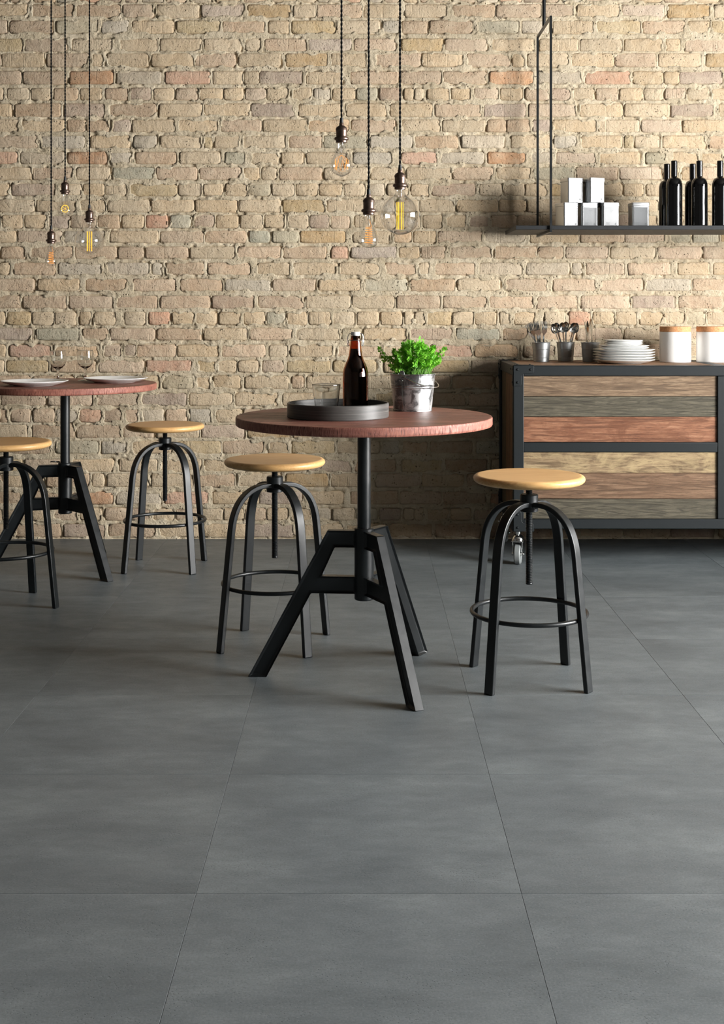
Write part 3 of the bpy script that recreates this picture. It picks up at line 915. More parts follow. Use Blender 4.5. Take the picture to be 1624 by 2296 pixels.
# ------------------------------------------------------------------ tables
table = thing('pedestal_table', 'round red-brown wooden table on a black A-leg pedestal, with bottle tray and herb bucket', 'table', group='pedestal tables')
TZ = 0.764
MB().lathe([(0, 0.737), (0.366, 0.737), (0.3705, 0.7385), (0.3725, 0.7425), (0.3725, 0.759), (0.3708, 0.7628)], 96).build('tabletop_rim', MAT['red_oak_rim'], table)
MB().lathe([(0.3708, 0.7628), (0.368, TZ), (0, TZ)], 96).build('tabletop', MAT['red_oak'], table)
MB().lathe([(0, 0.737), (0.075, 0.737), (0.078, 0.734), (0.078, 0.731), (0.03, 0.729), (0, 0.729)], 32).build('mounting_plate', MAT['black_steel'], table)
MB().lathe([(0, 0.731), (0.0195, 0.731), (0.0195, 0.24), (0, 0.24)], 32).build('pole', MAT['black_steel'], table)
MB().lathe([(0.0197, 0.4375), (0.0265, 0.4375), (0.0282, 0.4355), (0.0282, 0.232), (0.0268, 0.2295), (0, 0.2295)], 36).build('sleeve', MAT['black_steel'], table)
prof = [(0.024, 0.430), (0.106, 0.430), (0.339, 0.0), (0.285, 0.0), (0.154, 0.247), (0.024, 0.247), (0.024, 0.297), (0.123, 0.297), (0.085, 0.381), (0.024, 0.381)]


def a_leg(M):
    bm = bmesh.new()
    vs0 = [bm.verts.new((x, -0.0145, z)) for x, z in prof]
    vs1 = [bm.verts.new((x, 0.0145, z)) for x, z in prof]
    f0 = bm.faces.new(vs0); f1 = bm.faces.new(vs1[::-1])
    n = len(prof)
    for i in range(n):
        bm.faces.new((vs0[i], vs1[i], vs1[(i + 1) % n], vs0[(i + 1) % n]))
    bmesh.ops.recalc_face_normals(bm, faces=bm.faces)
    for f in (f0, f1):
        bmesh.ops.inset_region(bm, faces=[f], thickness=0.0065, depth=0, use_even_offset=True)
        for v in f.verts: v.co.y *= 0.45
    bmesh.ops.transform(bm, matrix=M, verts=bm.verts)
    me = bpy.data.meshes.new('leg'); bm.to_mesh(me); bm.free()
    me.polygons.foreach_set('use_smooth', [True] * len(me.polygons)); me.set_sharp_from_angle(angle=R(30))
    me.materials.append(MAT['black_steel'])
    o = bpy.data.objects.new('leg', me); C.objects.link(o); o.parent = table
    b = o.modifiers.new('bevel', 'BEVEL'); b.width = 0.0022; b.segments = 2; b.limit_method = 'ANGLE'; b.angle_limit = R(40)
    return o


for k in range(3): a_leg(Matrix.Rotation(R(120 * k), 4, 'Z'))
TAB = (0.006, 3.72); FTAB = (-1.222, 5.26)
table.location = (TAB[0], TAB[1], 0); table.rotation_euler = (0, 0, R(176))
ltab = dup(table, (FTAB[0], FTAB[1], 0), R(-46 + 120), 'round red-brown wooden table on a black A-leg pedestal, set with plates and wine glasses')
a_ = R(106)
dx_, dy_ = Vector((math.cos(a_), math.sin(a_), 0)), Vector((-math.sin(a_), math.cos(a_), 0.25))
pin = MB().tube([dx_ * 0.022 + Vector((0, 0, 0.4405)), dx_ * 0.034 + Vector((0, 0, 0.4405))], 0.0032, 10).build('locking_pin', MAT['black_steel'], ltab)
MB().tube([dx_ * 0.046 + Vector((0, 0, 0.4415)) + 0.013 * (math.cos(2 * PI * k / 24) * dx_ + math.sin(2 * PI * k / 24) * dy_) for k in range(24)], 0.0014, 6, True).build('pull_ring', MAT['black_steel'], pin)

# ------------------------------------------------------------------ things on the middle table
tray = MB().lathe([(0, 0), (0.1440, 0), (0.1460, 0.002), (0.1460, 0.0395), (0.1445, 0.0415), (0.1425, 0.0418), (0.1408, 0.040), (0.1400, 0.006), (0.1385, 0.0052), (0, 0.0052)], 96).build('serving_tray', MAT['tray_clay'], loc=(-0.069, 3.675, TZ))
tag(tray, 'round dark grey serving tray with a low rim, holding bottle and tumbler', 'tray')
TRZ = TZ + 0.0054
gl = MB().lathe([(0, 0), (0.0292, 0), (0.0306, 0.0015), (0.0412, 0.0865), (0.0409, 0.0875), (0.0399, 0.0865), (0.0300, 0.0085), (0.027, 0.0065), (0, 0.0062)], 56).build('tumbler', MAT['clear_glass'], loc=(-0.1027, 3.68, TRZ))
tag(gl, 'empty clear glass tumbler standing in the dark tray', 'glass')

bot = thing('swing_top_bottle', 'brown glass swing-top bottle with white stopper in the tray', 'bottle', (-0.0187, 3.70, TRZ), R(20))
outer = [(0, 0.0015), (0.031, 0), (0.0355, 0.002), (0.0372, 0.006), (0.0372, 0.112), (0.0364, 0.122), (0.0335, 0.135), (0.0285, 0.148), (0.0230, 0.160), (0.0198, 0.170), (0.0180, 0.182), (0.0160, 0.200), (0.0148, 0.214), (0.0150, 0.216), (0.0150, 0.220), (0.0138, 0.2215), (0.0130, 0.227)]
inner = [(0.0100, 0.227), (0.0105, 0.216), (0.0128, 0.200), (0.0152, 0.182), (0.0170, 0.170), (0.0202, 0.160), (0.0257, 0.148), (0.0307, 0.135), (0.0336, 0.122), (0.0344, 0.112), (0.0344, 0.008), (0.030, 0.005), (0, 0.005)]
MB().lathe(outer + inner, 56).build('glass_body', MAT['amber_glass'], bot, sharp=60)
MB().lathe([(0, 0.0053), (0.0298, 0.0053), (0.0342, 0.0083), (0.0342, 0.112), (0.0334, 0.122), (0.0305, 0.135), (0.0255, 0.148), (0.0200, 0.160), (0.0168, 0.170), (0.0150, 0.182), (0.0140, 0.190), (0, 0.190)], 48).build('beer', MAT['dark_beer'], bot)
MB().lathe([(0, 0.214), (0.0078, 0.214), (0.0085, 0.2275), (0.0130, 0.2278), (0.0135, 0.2295), (0.0132, 0.2370), (0.0122, 0.2385), (0, 0.2388)], 32).build('stopper', MAT['white_ceramic'], bot)
wire = MB()
for s in (-1, 1):
    wire.tube(catmull([(s * 0.0128, 0, 0.233), (s * 0.019, 0, 0.2325), (s * 0.0235, 0, 0.224), (s * 0.0250, 0, 0.210), (s * 0.0225, 0, 0.199), (s * 0.0190, 0, 0.1985), (s * 0.0205, 0, 0.206), (s * 0.0215, 0, 0.213), (s * 0.0165, 0, 0.2155)], 4), 0.0012, 8)
wire.tube([(0.0156 * math.cos(2 * PI * k / 28), 0.0156 * math.sin(2 * PI * k / 28), 0.2140) for k in range(28)], 0.0012, 8, True)
wire.build('wire_bail', MAT['steel_wire'], bot)

# galvanised bucket of parsley
pot = thing('potted_parsley', 'green parsley growing in a galvanised bucket on the middle table', 'plant', (0.1545, 3.90, TZ), R(-28))
bk = MB().lathe([(0, 0.006), (0.0555, 0.006), (0.0560, 0.0), (0.0590, 0.0), (0.0594, 0.0045), (0.0583, 0.006), (0.0646, 0.070), (0.0662, 0.072), (0.0654, 0.075), (0.0668, 0.078), (0.0656, 0.080), (0.0678, 0.1085), (0.0695, 0.1095), (0.0703, 0.1115), (0.0692, 0.1132), (0.0672, 0.1122), (0.0655, 0.107), (0.0560, 0.009), (0, 0.009)], 72).build('bucket', MAT['galvanised'], pot)
MB().box(-0.0006, 0.0006, -0.0012, 0.0012, 0.008, 0.106, Matrix.Rotation(R(-91), 4, 'Z') @ Matrix.Translation((0.0632, 0, 0)) @ Matrix.Rotation(R(5.3), 4, 'Y')).build('seam', MAT['steel_wire'], bk)
for s in (0, 1):
    M = Matrix.Rotation(R(-95 + 180 * s), 4, 'Z')
    ear = MB().prism([(-0.0085, 0.086), (0.0085, 0.086), (0.0085, 0.118), (0.005, 0.124), (-0.005, 0.124), (-0.0085, 0.118)], -0.0016, 0.0, M @ Matrix.Translation((0.0683, 0, 0)) @ Matrix.Rotation(R(90), 4, 'Z') @ Matrix.Rotation(R(-3), 4, 'X'))
    e = ear.build('lug', MAT['grey_tin'], bk, bevel=0.0005)
    for q in (-0.0045, 0.0045):
        MB().lathe([(0, 0.0016), (0.0016, 0.001), (0.0019, 0)], 10, M @ Matrix.Translation((0.0690, q, 0.094)) @ Matrix.Rotation(R(90), 4, 'Y')).build('rivet', MAT['bright_wire'], e)
# wire handle hanging down over the front
d0 = Vector((math.cos(R(-95)), math.sin(R(-95)), 0)); d1 = -d0; side = Vector((-d0.y, d0.x, 0))
hp = []
for k in range(33):
    a = PI * k / 32
    p = d0 * (0.0715 * math.cos(a)) + side * (0.0815 * math.sin(a)) + Vector((0, 0, 0.115 - 0.042 * math.sin(a) ** 0.8))
    hp.append(p)
MB().tube(hp, 0.0014, 8).build('handle', MAT['bright_wire'], bk)
MB().lathe([(0, 0.099), (0.0640, 0.098)], 40).build('soil', MAT['soil'], pot)
rg = random.Random(4)
stems = MB(); fol = MB()
invp = Matrix.Rotation(R(28), 4, 'Z')     # crown is laid out in room axes


def leaflet(c, d, n, size):
    """one toothed, folded parsley leaflet"""
    d = d.normalized(); s = d.cross(n)
    if s.length < 1e-4: s = d.orthogonal()
    s.normalize(); n = s.cross(d).normalized()
    out = [(0, 0), (0.22, 0.30), (0.45, 0.24), (0.55, 0.46), (0.72, 0.22), (0.86, 0.26), (1.0, 0.0)]
    vs = [c + size * (d * u + n * 0.10 * u * u) for u, w in out]
    k = len(out)
    L_ = [c + size * (d * u + s * w + n * (0.28 * w - 0.18 * u * u)) for u, w in out[1:-1]]
    R_ = [c + size * (d * u - s * w + n * (0.28 * w - 0.18 * u * u)) for u, w in out[1:-1]]
    vs = [c] + L_ + [c + size * (d - n * 0.18)] + R_ + [c + size * d * 0.5]
    m_ = len(L_)
    tip = m_ + 1; mid = len(vs) - 1
    fs = []
    chain = [0] + list(range(1, m_ + 1)) + [tip]
    fs += [(chain[i], chain[i + 1], mid) for i in range(len(chain) - 1)]
    chain = [0] + list(range(tip + 1, tip + 1 + m_)) + [tip]
    fs += [(chain[i + 1], chain[i], mid) for i in range(len(chain) - 1)]
    fol.add(vs, fs, invp)


def sprig(p, d, size):
    """compound leaf at the end of a stem"""
    d = d.normalized()
    ax = d.orthogonal().normalized()
    ax = Matrix.Rotation(rg.uniform(0, 2 * PI), 3, d) @ ax
    up = d.cross(ax)
    leaflet(p, d, up, size)
    for q, a in ((0.0, 50), (0.0, -50), (-0.55, 62), (-0.55, -62), (-1.15, 70), (-1.15, -70)):
        dd = Matrix.Rotation(R(a + rg.uniform(-12, 12)), 3, up) @ d
        dd = dd + up * rg.uniform(-0.5, 0.4)
        leaflet(p + d * size * q, dd, up, size * (0.85 if q > -1 else 0.72) * rg.uniform(0.85, 1.1))


targets = []
while len(targets) < 215:
    u = Vector((rg.uniform(-1, 1), rg.uniform(-1, 1), rg.uniform(-0.5, 1)))
    if u.length > 1 or u.length < 0.45: continue
    p = Vector((0.080 * u.x + 0.004, 0.074 * u.y, 0.158 + 0.056 * u.z))
    if u.x < -0.2: p.z -= 0.014 * (-u.x)
    targets.append(p)
targets += [Vector((-0.100, 0.0, 0.186)), Vector((-0.088, -0.02, 0.172)), Vector((-0.090, 0.02, 0.158)), Vector((0.096, 0.0, 0.186)), Vector((0.088, -0.03, 0.168)), Vector((0.022, 0, 0.217)), Vector((0.03, -0.02, 0.212)), Vector((-0.02, 0.0, 0.200))]
for p in targets:
    a = rg.uniform(0, 2 * PI); rr = 0.058 * math.sqrt(rg.random())
    base = Vector((rr * math.cos(a), rr * math.sin(a), 0.098))
    base = base * 0.45 + Vector((p.x, p.y, 0)) * 0.42; base.z = 0.098
    if Vector((base.x, base.y)).length > 0.060:
        f = 0.060 / Vector((base.x, base.y)).length; base.x *= f; base.y *= f
    mid = base.lerp(p, 0.55); mid.z += 0.012
    pts = catmull([base, mid, p], 4)
    stems.tube([invp @ Vector(q) for q in pts], 0.0008, 5)
    d = (p - mid).normalized() + Vector((rg.uniform(-0.4, 0.4), rg.uniform(-0.4, 0.4), rg.uniform(-0.2, 0.5)))
    sprig(p, d, rg.uniform(0.0090, 0.0130))
    if rg.random() < 0.6:
        sprig(mid.lerp(p, 0.5), d + Vector((rg.uniform(-1, 1), rg.uniform(-1, 1), 0.1)), rg.uniform(0.007, 0.0105))
o = stems.build('stems', MAT['stem_green'], pot); o['kind'] = 'stuff'
o = fol.build('foliage', MAT['parsley'], pot, smooth=False); o['kind'] = 'stuff'

# ------------------------------------------------------------------ left table: plates and wine glasses


def plate_prof(r, h, foot=0.58, t=0.0032):
    out = [(0, 0.0012), (r * foot - 0.004, 0.0012), (r * foot - 0.003, 0), (r * foot, 0), (r * foot + 0.002, 0.0018), (r * 0.74, h * 0.30), (r * 0.9, h * 0.68), (r * 0.985, h * 0.96), (r, h * 1.0)]
    inn = [(r * 0.998, h * 1.0 + t * 0.45), (r * 0.985, h + t * 0.5), (r * 0.89, h * 0.70 + t), (r * 0.74, h * 0.32 + t), (r * 0.60, 0.0018 + t), (0, 0.0014 + t)]
    return out + inn


def plate(r, h, loc, name, label, group):
    o = MB().lathe(plate_prof(r, h), 72).build(name, MAT['white_china'], loc=loc, sharp=0)
    return tag(o, label, 'plate', group)


plate(0.133, 0.0185, (PX(77.5, 5.12), 5.12, TZ), 'dinner_plate', 'shallow white dinner plate nearer the left picture edge on the left table', 'plates on the left table')
plate(0.133, 0.0185, (PX(259.5, 5.33), 5.33, TZ), 'dinner_plate', 'shallow white dinner plate on the left table, right of the wine glasses', 'plates on the left table')
wg_out = [(0, 0.001), (0.030, 0), (0.0325, 0.0012), (0.030, 0.0028), (0.012, 0.0060), (0.0058, 0.012), (0.0048, 0.024), (0.0052, 0.045), (0.0085, 0.052), (0.0200, 0.060), (0.0300, 0.071), (0.0350, 0.086), (0.0352, 0.100), (0.0335, 0.117), (0.0318, 0.1300)]
wg_in = [(0.0311, 0.1303), (0.0326, 0.117), (0.0342, 0.100), (0.0340, 0.086), (0.0290, 0.0725), (0.0190, 0.0625), (0.008, 0.0575), (0, 0.0565)]
for x, Y, lab in ((130, 5.37, 'clear stemmed wine glass behind the left plate'), (191.5, 5.43, 'clear stemmed wine glass beside the right plate of the left table')):
    o = MB().lathe(wg_out + wg_in, 48).build('wine_glass', MAT['clear_glass'], loc=(PX(x, Y), Y, TZ), sharp=60)
    tag(o, lab, 'wine glass', 'wine glasses on the left table')

# ------------------------------------------------------------------ things on the cart
CZ = 0.8325
cups = [(1214, 5.72, 'small grey metal cup full of forks on the sideboard'), (1268.7, 5.775, 'small grey metal cup of spoons, middle of the three on the sideboard'), (1324, 5.72, 'small grey metal cup of knives beside the stack of plates')]
cup_pos = []
for x, Y, lab in cups:
    X = PX(x, Y); cup_pos.append((X, Y))
    o = MB().lathe([(0, 0.002), (0.0325, 0.0018), (0.0330, 0), (0.0338, 0), (0.0342, 0.0018), (0.0348, 0.0175), (0.0356, 0.0183), (0.0350, 0.0191), (0.0378, 0.0545), (0.0387, 0.0555), (0.0380, 0.0563), (0.0402, 0.0835), (0.0414, 0.0846), (0.0416, 0.0862), (0.0406, 0.0872), (0.0396, 0.0862), (0.0333, 0.0035), (0, 0.003)], 48).build('cutlery_cup', MAT['grey_tin'], loc=(X, Y, CZ))
    tag(o, lab, 'cup', 'cutlery cups on the sideboard')


def strip_mesh(stations, t=0.0016):
    """flat-ware: stations (z, half width, y bend); solid strip"""
    vs = []; fs = []
    for z, w, y in stations:
        vs += [(-w, y - t / 2, z), (w, y - t / 2, z), (w, y + t / 2, z), (-w, y + t / 2, z)]
    for i in range(len(stations) - 1):
        for k in range(4):
            fs.append((i * 4 + k, i * 4 + (k + 1) % 4, (i + 1) * 4 + (k + 1) % 4, (i + 1) * 4 + k))
    fs.append((3, 2, 1, 0)); b = (len(stations) - 1) * 4
    fs.append((b, b + 1, b + 2, b + 3))
    return vs, fs


def fork_mesh():
    m = MB()
    m.add(*strip_mesh([(0, 0.004, 0), (0.02, 0.0058, 0), (0.05, 0.0042, 0.001), (0.09, 0.0026, 0.002), (0.112, 0.0026, 0.001), (0.119, 0.006, -0.0005), (0.126, 0.0108, -0.003), (0.138, 0.0118, -0.006)]))
    for k in range(4):
        x = -0.0095 + k * 0.00633
        vs, fs = strip_mesh([(0.1375, 0.0022, -0.006), (0.152, 0.0018, -0.0065), (0.166, 0.0014, -0.004), (0.176, 0.0008, 0.0)])
        m.add([(a + x, b, c) for a, b, c in vs], fs)
    return m.mesh('fork', MAT['chrome'], sharp=50)


def spoon_mesh():
    m = MB()
    m.add(*strip_mesh([(0, 0.004, 0), (0.02, 0.0058, 0), (0.05, 0.0042, 0.001), (0.09, 0.0026, 0.002), (0.118, 0.0028, 0.0005), (0.127, 0.004, -0.001)]))
    vs = []; fs = []
    nr, nt = 6, 24
    for side in (0, 1):
        for i in range(nr + 1):
            q = i / nr
            for k in range(nt):
                a = 2 * PI * k / nt
                zz_ = math.sin(a) * 0.0235 * q; xx = math.cos(a) * 0.0165 * q * (1 - 0.12 * math.sin(a))
                yy = 0.0075 * (1 - q * q) + (0.0013 if side else 0)
                vs.append((xx, yy - 0.001, 0.1485 + zz_))
    off = (nr + 1) * nt
    for side in (0, 1):
        for i in range(nr):
            for k in range(nt):
                k2 = (k + 1) % nt
                b = side * off
                fs.append((b + i * nt + k, b + i * nt + k2, b + (i + 1) * nt + k2, b + (i + 1) * nt + k))
    for k in range(nt):
        k2 = (k + 1) % nt
        fs.append((nr * nt + k, nr * nt + k2, off + nr * nt + k2, off + nr * nt + k))
    m.add(vs, fs)
    return m.mesh('spoon', MAT['chrome'], sharp=60)


def knife_mesh():
    m = MB()
    m.add(*strip_mesh([(0, 0.0040, 0), (0.01, 0.0060, 0), (0.06, 0.0058, 0), (0.078, 0.0046, 0)], 0.0045))
    m.add(*strip_mesh([(0.077, 0.0042, 0), (0.086, 0.0072, 0), (0.12, 0.0086, 0), (0.150, 0.0088, 0), (0.165, 0.0070, 0), (0.174, 0.0030, 0), (0.1765, 0.0008, 0)], 0.0012))
    return m.mesh('knife', MAT['chrome'], sharp=30)


def stand(me, name, label, cat, grp, cup, base, top, twist):
    """lean a piece of cutlery in its cup: base and top are offsets from the cup axis"""
    X, Y = cup
    b = Vector((X + base[0], Y + base[1], CZ + 0.0065))
    d = Vector((top[0] - base[0], top[1] - base[1], 0.16)).normalized()
    q = d.to_track_quat('Z', 'Y')
    o = bpy.data.objects.new(name, me); C.objects.link(o)
    o.location = b
    o.rotation_mode = 'QUATERNION'
    # turn so that the flat face points roughly at the viewer
    M = Matrix.Rotation(twist, 3, d) @ Matrix([(1, 0, 0), (0, 1, 0), (0, 0, 1)])
    x = Vector((1, 0, 0)); x = (x - d * x.dot(d)).normalized(); x = M @ x
    y = d.cross(x)
    o.rotation_quaternion = Matrix((x, y, d)).transposed().to_quaternion()
    return tag(o, label, cat, grp)


fm, sm, km = fork_mesh(), spoon_mesh(), knife_mesh()
forks = [((0.006, 0.024), (-0.050, 0.026), 6), ((0.004, 0.008), (-0.062, 0.008), 8), ((-0.006, -0.008), (-0.044, -0.009), -6), ((0.002, -0.024), (-0.028, -0.027), 4), ((-0.008, 0.016), (-0.018, 0.017), -6), ((-0.002, 0.000), (-0.008, 0.000), 6), ((0.004, -0.016), (0.012, -0.018), 8)]
ORD = ['leftmost', 'second from the left', 'third from the left', 'fourth from the left', 'fifth from the left', 'sixth from the left', 'seventh from the left', 'rightmost']


def rank(lst, k):
    q = sorted(range(len(lst)), key=lambda i: lst[i][1][0]).index(k)
    return 'rightmost' if q == len(lst) - 1 else ORD[q]


for k, (b, tp, tw) in enumerate(forks):
    stand(fm, 'fork', 'steel fork standing tines up in the cutlery cup, %s of the forks' % rank(forks, k), 'fork', 'forks in the left cup', cup_pos[0], b, tp, R(tw))
spoons = [((0.002, 0.020), (-0.038, 0.028), 4), ((0.000, 0.006), (-0.058, 0.006), 5), ((-0.004, -0.006), (-0.046, -0.012), -6), ((-0.002, -0.022), (-0.022, -0.042), 4), ((0.004, 0.012), (0.004, 0.018), -4), ((0.006, 0.000), (0.048, -0.004), -8), ((0.000, -0.014), (0.034, -0.028), -4)]
for k, (b, tp, tw) in enumerate(spoons):
    stand(sm, 'spoon', 'steel spoon standing bowl up in the cutlery cup, %s of the spoons' % rank(spoons, k), 'spoon', 'spoons in the middle cup', cup_pos[1], b, tp, R(tw))
knives = [((0.004, -0.022), (-0.028, -0.028), 62), ((-0.010, 0.002), (-0.020, 0.003), 70), ((-0.012, 0.018), (-0.008, 0.026), 40), ((-0.004, -0.006), (-0.002, -0.008), 78), ((0.012, 0.010), (0.008, 0.014), 58), ((0.020, -0.012), (0.019, -0.016), 74)]
for k, (b, tp, tw) in enumerate(knives):
    stand(km, 'knife', 'steel knife standing blade up in the cutlery cup, %s of the knives' % rank(knives, k), 'knife', 'knives in the right cup', cup_pos[2], b, tp, R(tw))

# stack of plates, widest below
SX, SY = PX(1399, 5.56), 5.56
stk = []
z = CZ
names = ['lowest', 'second from the bottom', 'third from the bottom', 'fourth from the bottom', 'topmost']
for k in range(5):
    stk.append((0.133, 0.0165, z, 'white dinner plate in the sideboard stack, %s of the widest five' % names[k])); z += 0.0112
z -= 0.0112 - 0.0098
for k in range(2):
    stk.append((0.108, 0.0155, z, 'white medium plate in the sideboard stack, %s of the two' % ['lower', 'upper'][k])); z += 0.0082
z += 0.0005
for k in range(3):
    stk.append((0.0825, 0.0145, z, 'white small plate in the sideboard stack, %s of the three smallest' % ['lowest', 'middle', 'topmost'][k])); z += 0.0072
for r_, h_, z_, lab in stk:
    plate(r_, h_, (SX + rng.uniform(-0.001, 0.001), SY + rng.uniform(-0.001, 0.001), z_), 'stacked_plate', lab, 'plates stacked on the sideboard')

can = thing('storage_canister', 'white ceramic canister with cork lid, beside the stack of plates', 'canister', (PX(1514.7, 5.69), 5.69, CZ), group='canisters on the sideboard')
MB().lathe([(0, 0), (0.0665, 0), (0.0682, 0.002), (0.0686, 0.005), (0.0686, 0.131), (0.0678, 0.1345), (0.0660, 0.1352), (0, 0.1352)], 64).build('body', MAT['white_ceramic'], can)
MB().lathe([(0, 0.1355), (0.0672, 0.1355), (0.0680, 0.1365), (0.0680, 0.1565), (0.0670, 0.1580), (0, 0.1582)], 64).build('cork_lid', MAT['cork'], can)
dup(can, (PX(1597, 5.69), 5.69, CZ), 0, 'white ceramic canister with cork lid, cut off by the right picture edge')

# ------------------------------------------------------------------ hanging shelf
SF, SB, SX0, SX2 = 5.45, 5.85, 0.656, 2.45
SZ0, SZ1 = 1.4072, 1.4253
shelf = thing('hanging_shelf', 'long black shelf hung from the ceiling on square steel loops', 'shelf', (SX0, SF, SZ0))
MB().box(0, SX2 - SX0, 0, SB - SF, 0, SZ1 - SZ0).build('board', MAT['shelf_black'], shelf, bevel=0.0012)
for hx in (0.8048, 2.30):
    b = 0.0048
    x = hx - SX0
    zt, zb = 2.318 - SZ0, -0.0105
    hg = MB().box(x - b, x + b, -0.0105, -0.0005, zb, zt).box(x - b, x + b, SB - SF + 0.0005, SB - SF + 0.0105, zb, zt)
    hg.box(x - b, x + b, -0.0005, SB - SF + 0.0005, zt - 0.0095, zt).box(x - b, x + b, -0.0005, SB - SF + 0.0005, zb, -0.0005)
    h_ = hg.build('hanger_loop', MAT['black_steel'], shelf, smooth=False)
    MB().lathe([(0, CEIL - SZ0), (0.0078, CEIL - SZ0), (0.0078, zt), (0, zt)], 16, Matrix.Translation((x, (SB - SF) / 2, 0))).build('drop_rod', MAT['black_steel'], h_)

# tins
tin = thing('square_tin', 'square metal tin', 'tin', group='square tins on the shelf')
w = 0.0375


def rsq(w_, r_, n=5):
    p = []
    for cx_, cy_, a0 in ((1, 1, 0), (-1, 1, 90), (-1, -1, 180), (1, -1, 270)):
        for k in range(n + 1):
            a = R(a0 + 90 * k / n)
            p.append((cx_ * (w_ - r_) + r_ * math.cos(a), cy_ * (w_ - r_) + r_ * math.sin(a)))
    return p


def rprism(secs, r_=0.006):
    vs = []; fs = []
    n = None
    for w_, z_ in secs:
        p = rsq(w_, r_); n = len(p)
        vs += [(x, y, z_) for x, y in p]
    for i in range(len(secs) - 1):
        for k in range(n):
            fs.append((i * n + k, i * n + (k + 1) % n, (i + 1) * n + (k + 1) % n, (i + 1) * n + k))
    fs.append(tuple(range(n - 1, -1, -1))); fs.append(tuple((len(secs) - 1) * n + k for k in range(n)))
    return MB().add(vs, fs)


TH = 0.109
rprism([(w - 0.001, 0), (w, 0.0012), (w, 0.096)]).build('body', MAT['tin'], tin)
rprism([(w + 0.0016, 0.0925), (w + 0.0022, 0.0935), (w + 0.0022, 0.0950), (w + 0.0014, 0.0958), (w + 0.0014, 0.1065), (w + 0.0008, 0.1082), (w - 0.0025, TH), (w - 0.006, TH), (w - 0.007, TH - 0.001), (w - 0.012, TH - 0.001)]).build('lid', MAT['tin'], tin)
lb = MB().box(-0.030, 0.030, -w - 0.0006, -w + 0.0002, 0.006, 0.088).build('label_glare_panel', MAT['tin_label_glare'], tin, smooth=False)  # label panel whose pale tone stands in for window glare on the tin
pr = MB()
for x0, x1, zz_ in ((-0.006, 0.010, 0.074), (-0.024, -0.004, 0.020), (-0.024, -0.010, 0.016), (-0.024, -0.007, 0.012), (-0.004, 0.004, 0.067)):
    pr.box(x0, x1, -w - 0.0009, -w - 0.0005, zz_, zz_ + 0.0014)
pr.lathe([(0, 0.0002), (0.0035, 0.0002), (0.0035, 0), (0, 0)], 16, Matrix.Translation((0.020, -w - 0.0006, 0.015)) @ Matrix.Rotation(R(90), 4, 'X'))
pr.build('faint_print', MAT['label_print'], lb, smooth=False)['kind'] = 'stuff'


def tin_at(X, Y, rot, z, label, first=False):
    """X, Y: front left corner; rot: how far the front turns to the right"""
    a = R(rot)
    c = Vector((X, Y)) + w * Vector((math.cos(a), math.sin(a))) + w * Vector((-math.sin(a), math.cos(a)))
    if first:
        tin.location = (c.x, c.y, z); tin.rotation_euler = (0, 0, a); tin['label'] = label
    else:
        dup(tin, (c.x, c.y, z), a, label)


zs = SZ1 + 0.0003
tin_at(PX(1265.7, 5.58), 5.58, 24, zs, 'square silver lidded tin, lower left of the pile, next to the shelf hanger', True)
tin_at(PX(1305.5, 5.59), 5.59, 10, zs, 'square silver tin with lid, middle of the lower row in the pile')
tin_at(PX(1353, 5.575), 5.575, 13, zs, 'square silver tin with lid, right end of the lower row in the pile')
tin_at(PX(1418.6, 5.58), 5.58, 3, zs, 'square silver tin with lid standing alone on the shelf')
tin_at(PX(1274.5, 5.585), 5.585, 19, zs + TH, 'square silver tin with lid, left one of the upper two in the pile')
tin_at(PX(1324.3, 5.575), 5.575, 24, zs + TH, 'square silver tin with lid, right one of the upper two in the pile')

# black bottles
wb = thing('wine_bottle', 'black bottle', 'bottle', group='black wine bottles on the shelf')
MB().lathe([(0, 0.003), (0.026, 0.002), (0.030, 0), (0.0335, 0.0015), (0.0347, 0.005), (0.0347, 0.172), (0.0342, 0.184), (0.0322, 0.195), (0.0285, 0.204), (0.0235, 0.2095), (0.0165, 0.2125), (0.0128, 0.2150), (0.0122, 0.222), (0.0122, 0.282), (0, 0.282)], 48).build('glass_body', MAT['bottle_black'], wb, sharp=60)
MB().lathe([(0.0128, 0.2180), (0.0135, 0.2185), (0.0135, 0.2850), (0.0128, 0.2862), (0, 0.2864)], 32).build('capsule', MAT['capsule_black'], wb)
spots = [(1512.3, 5.546, 'tall black wine bottle, front row on the shelf, nearest the lone tin'),
         (1496, 5.67, 'tall black wine bottle, back row on the shelf, nearest the tins'),
         (1569, 5.546, 'tall black wine bottle, front row on the shelf, middle of the three'),
         (1553.7, 5.67, 'tall black wine bottle, back row on the shelf, right one of the two'),
         (1615.4, 5.546, 'tall black wine bottle at the right picture edge on the shelf')]
for k, (x, Y, lab) in enumerate(spots):
    loc = (PX(x, Y), Y, zs)
    if k == 0: wb.location = loc; wb['label'] = lab
    else: dup(wb, loc, 0, lab)

# ------------------------------------------------------------------ pendants


def helix(r, pitch, z0, z1, phase, n=10):
    turns = (z1 - z0) / pitch
    m_ = int(turns * n)
    return [(r * math.cos(phase + 2 * PI * k / n), r * math.sin(phase + 2 * PI * k / n), z0 + (z1 - z0) * k / m_) for k in range(m_ + 1)]


def ring_pts(r, z, n=24): return [(r * math.cos(2 * PI * k / n), r * math.sin(2 * PI * k / n), z) for k in range(n)]


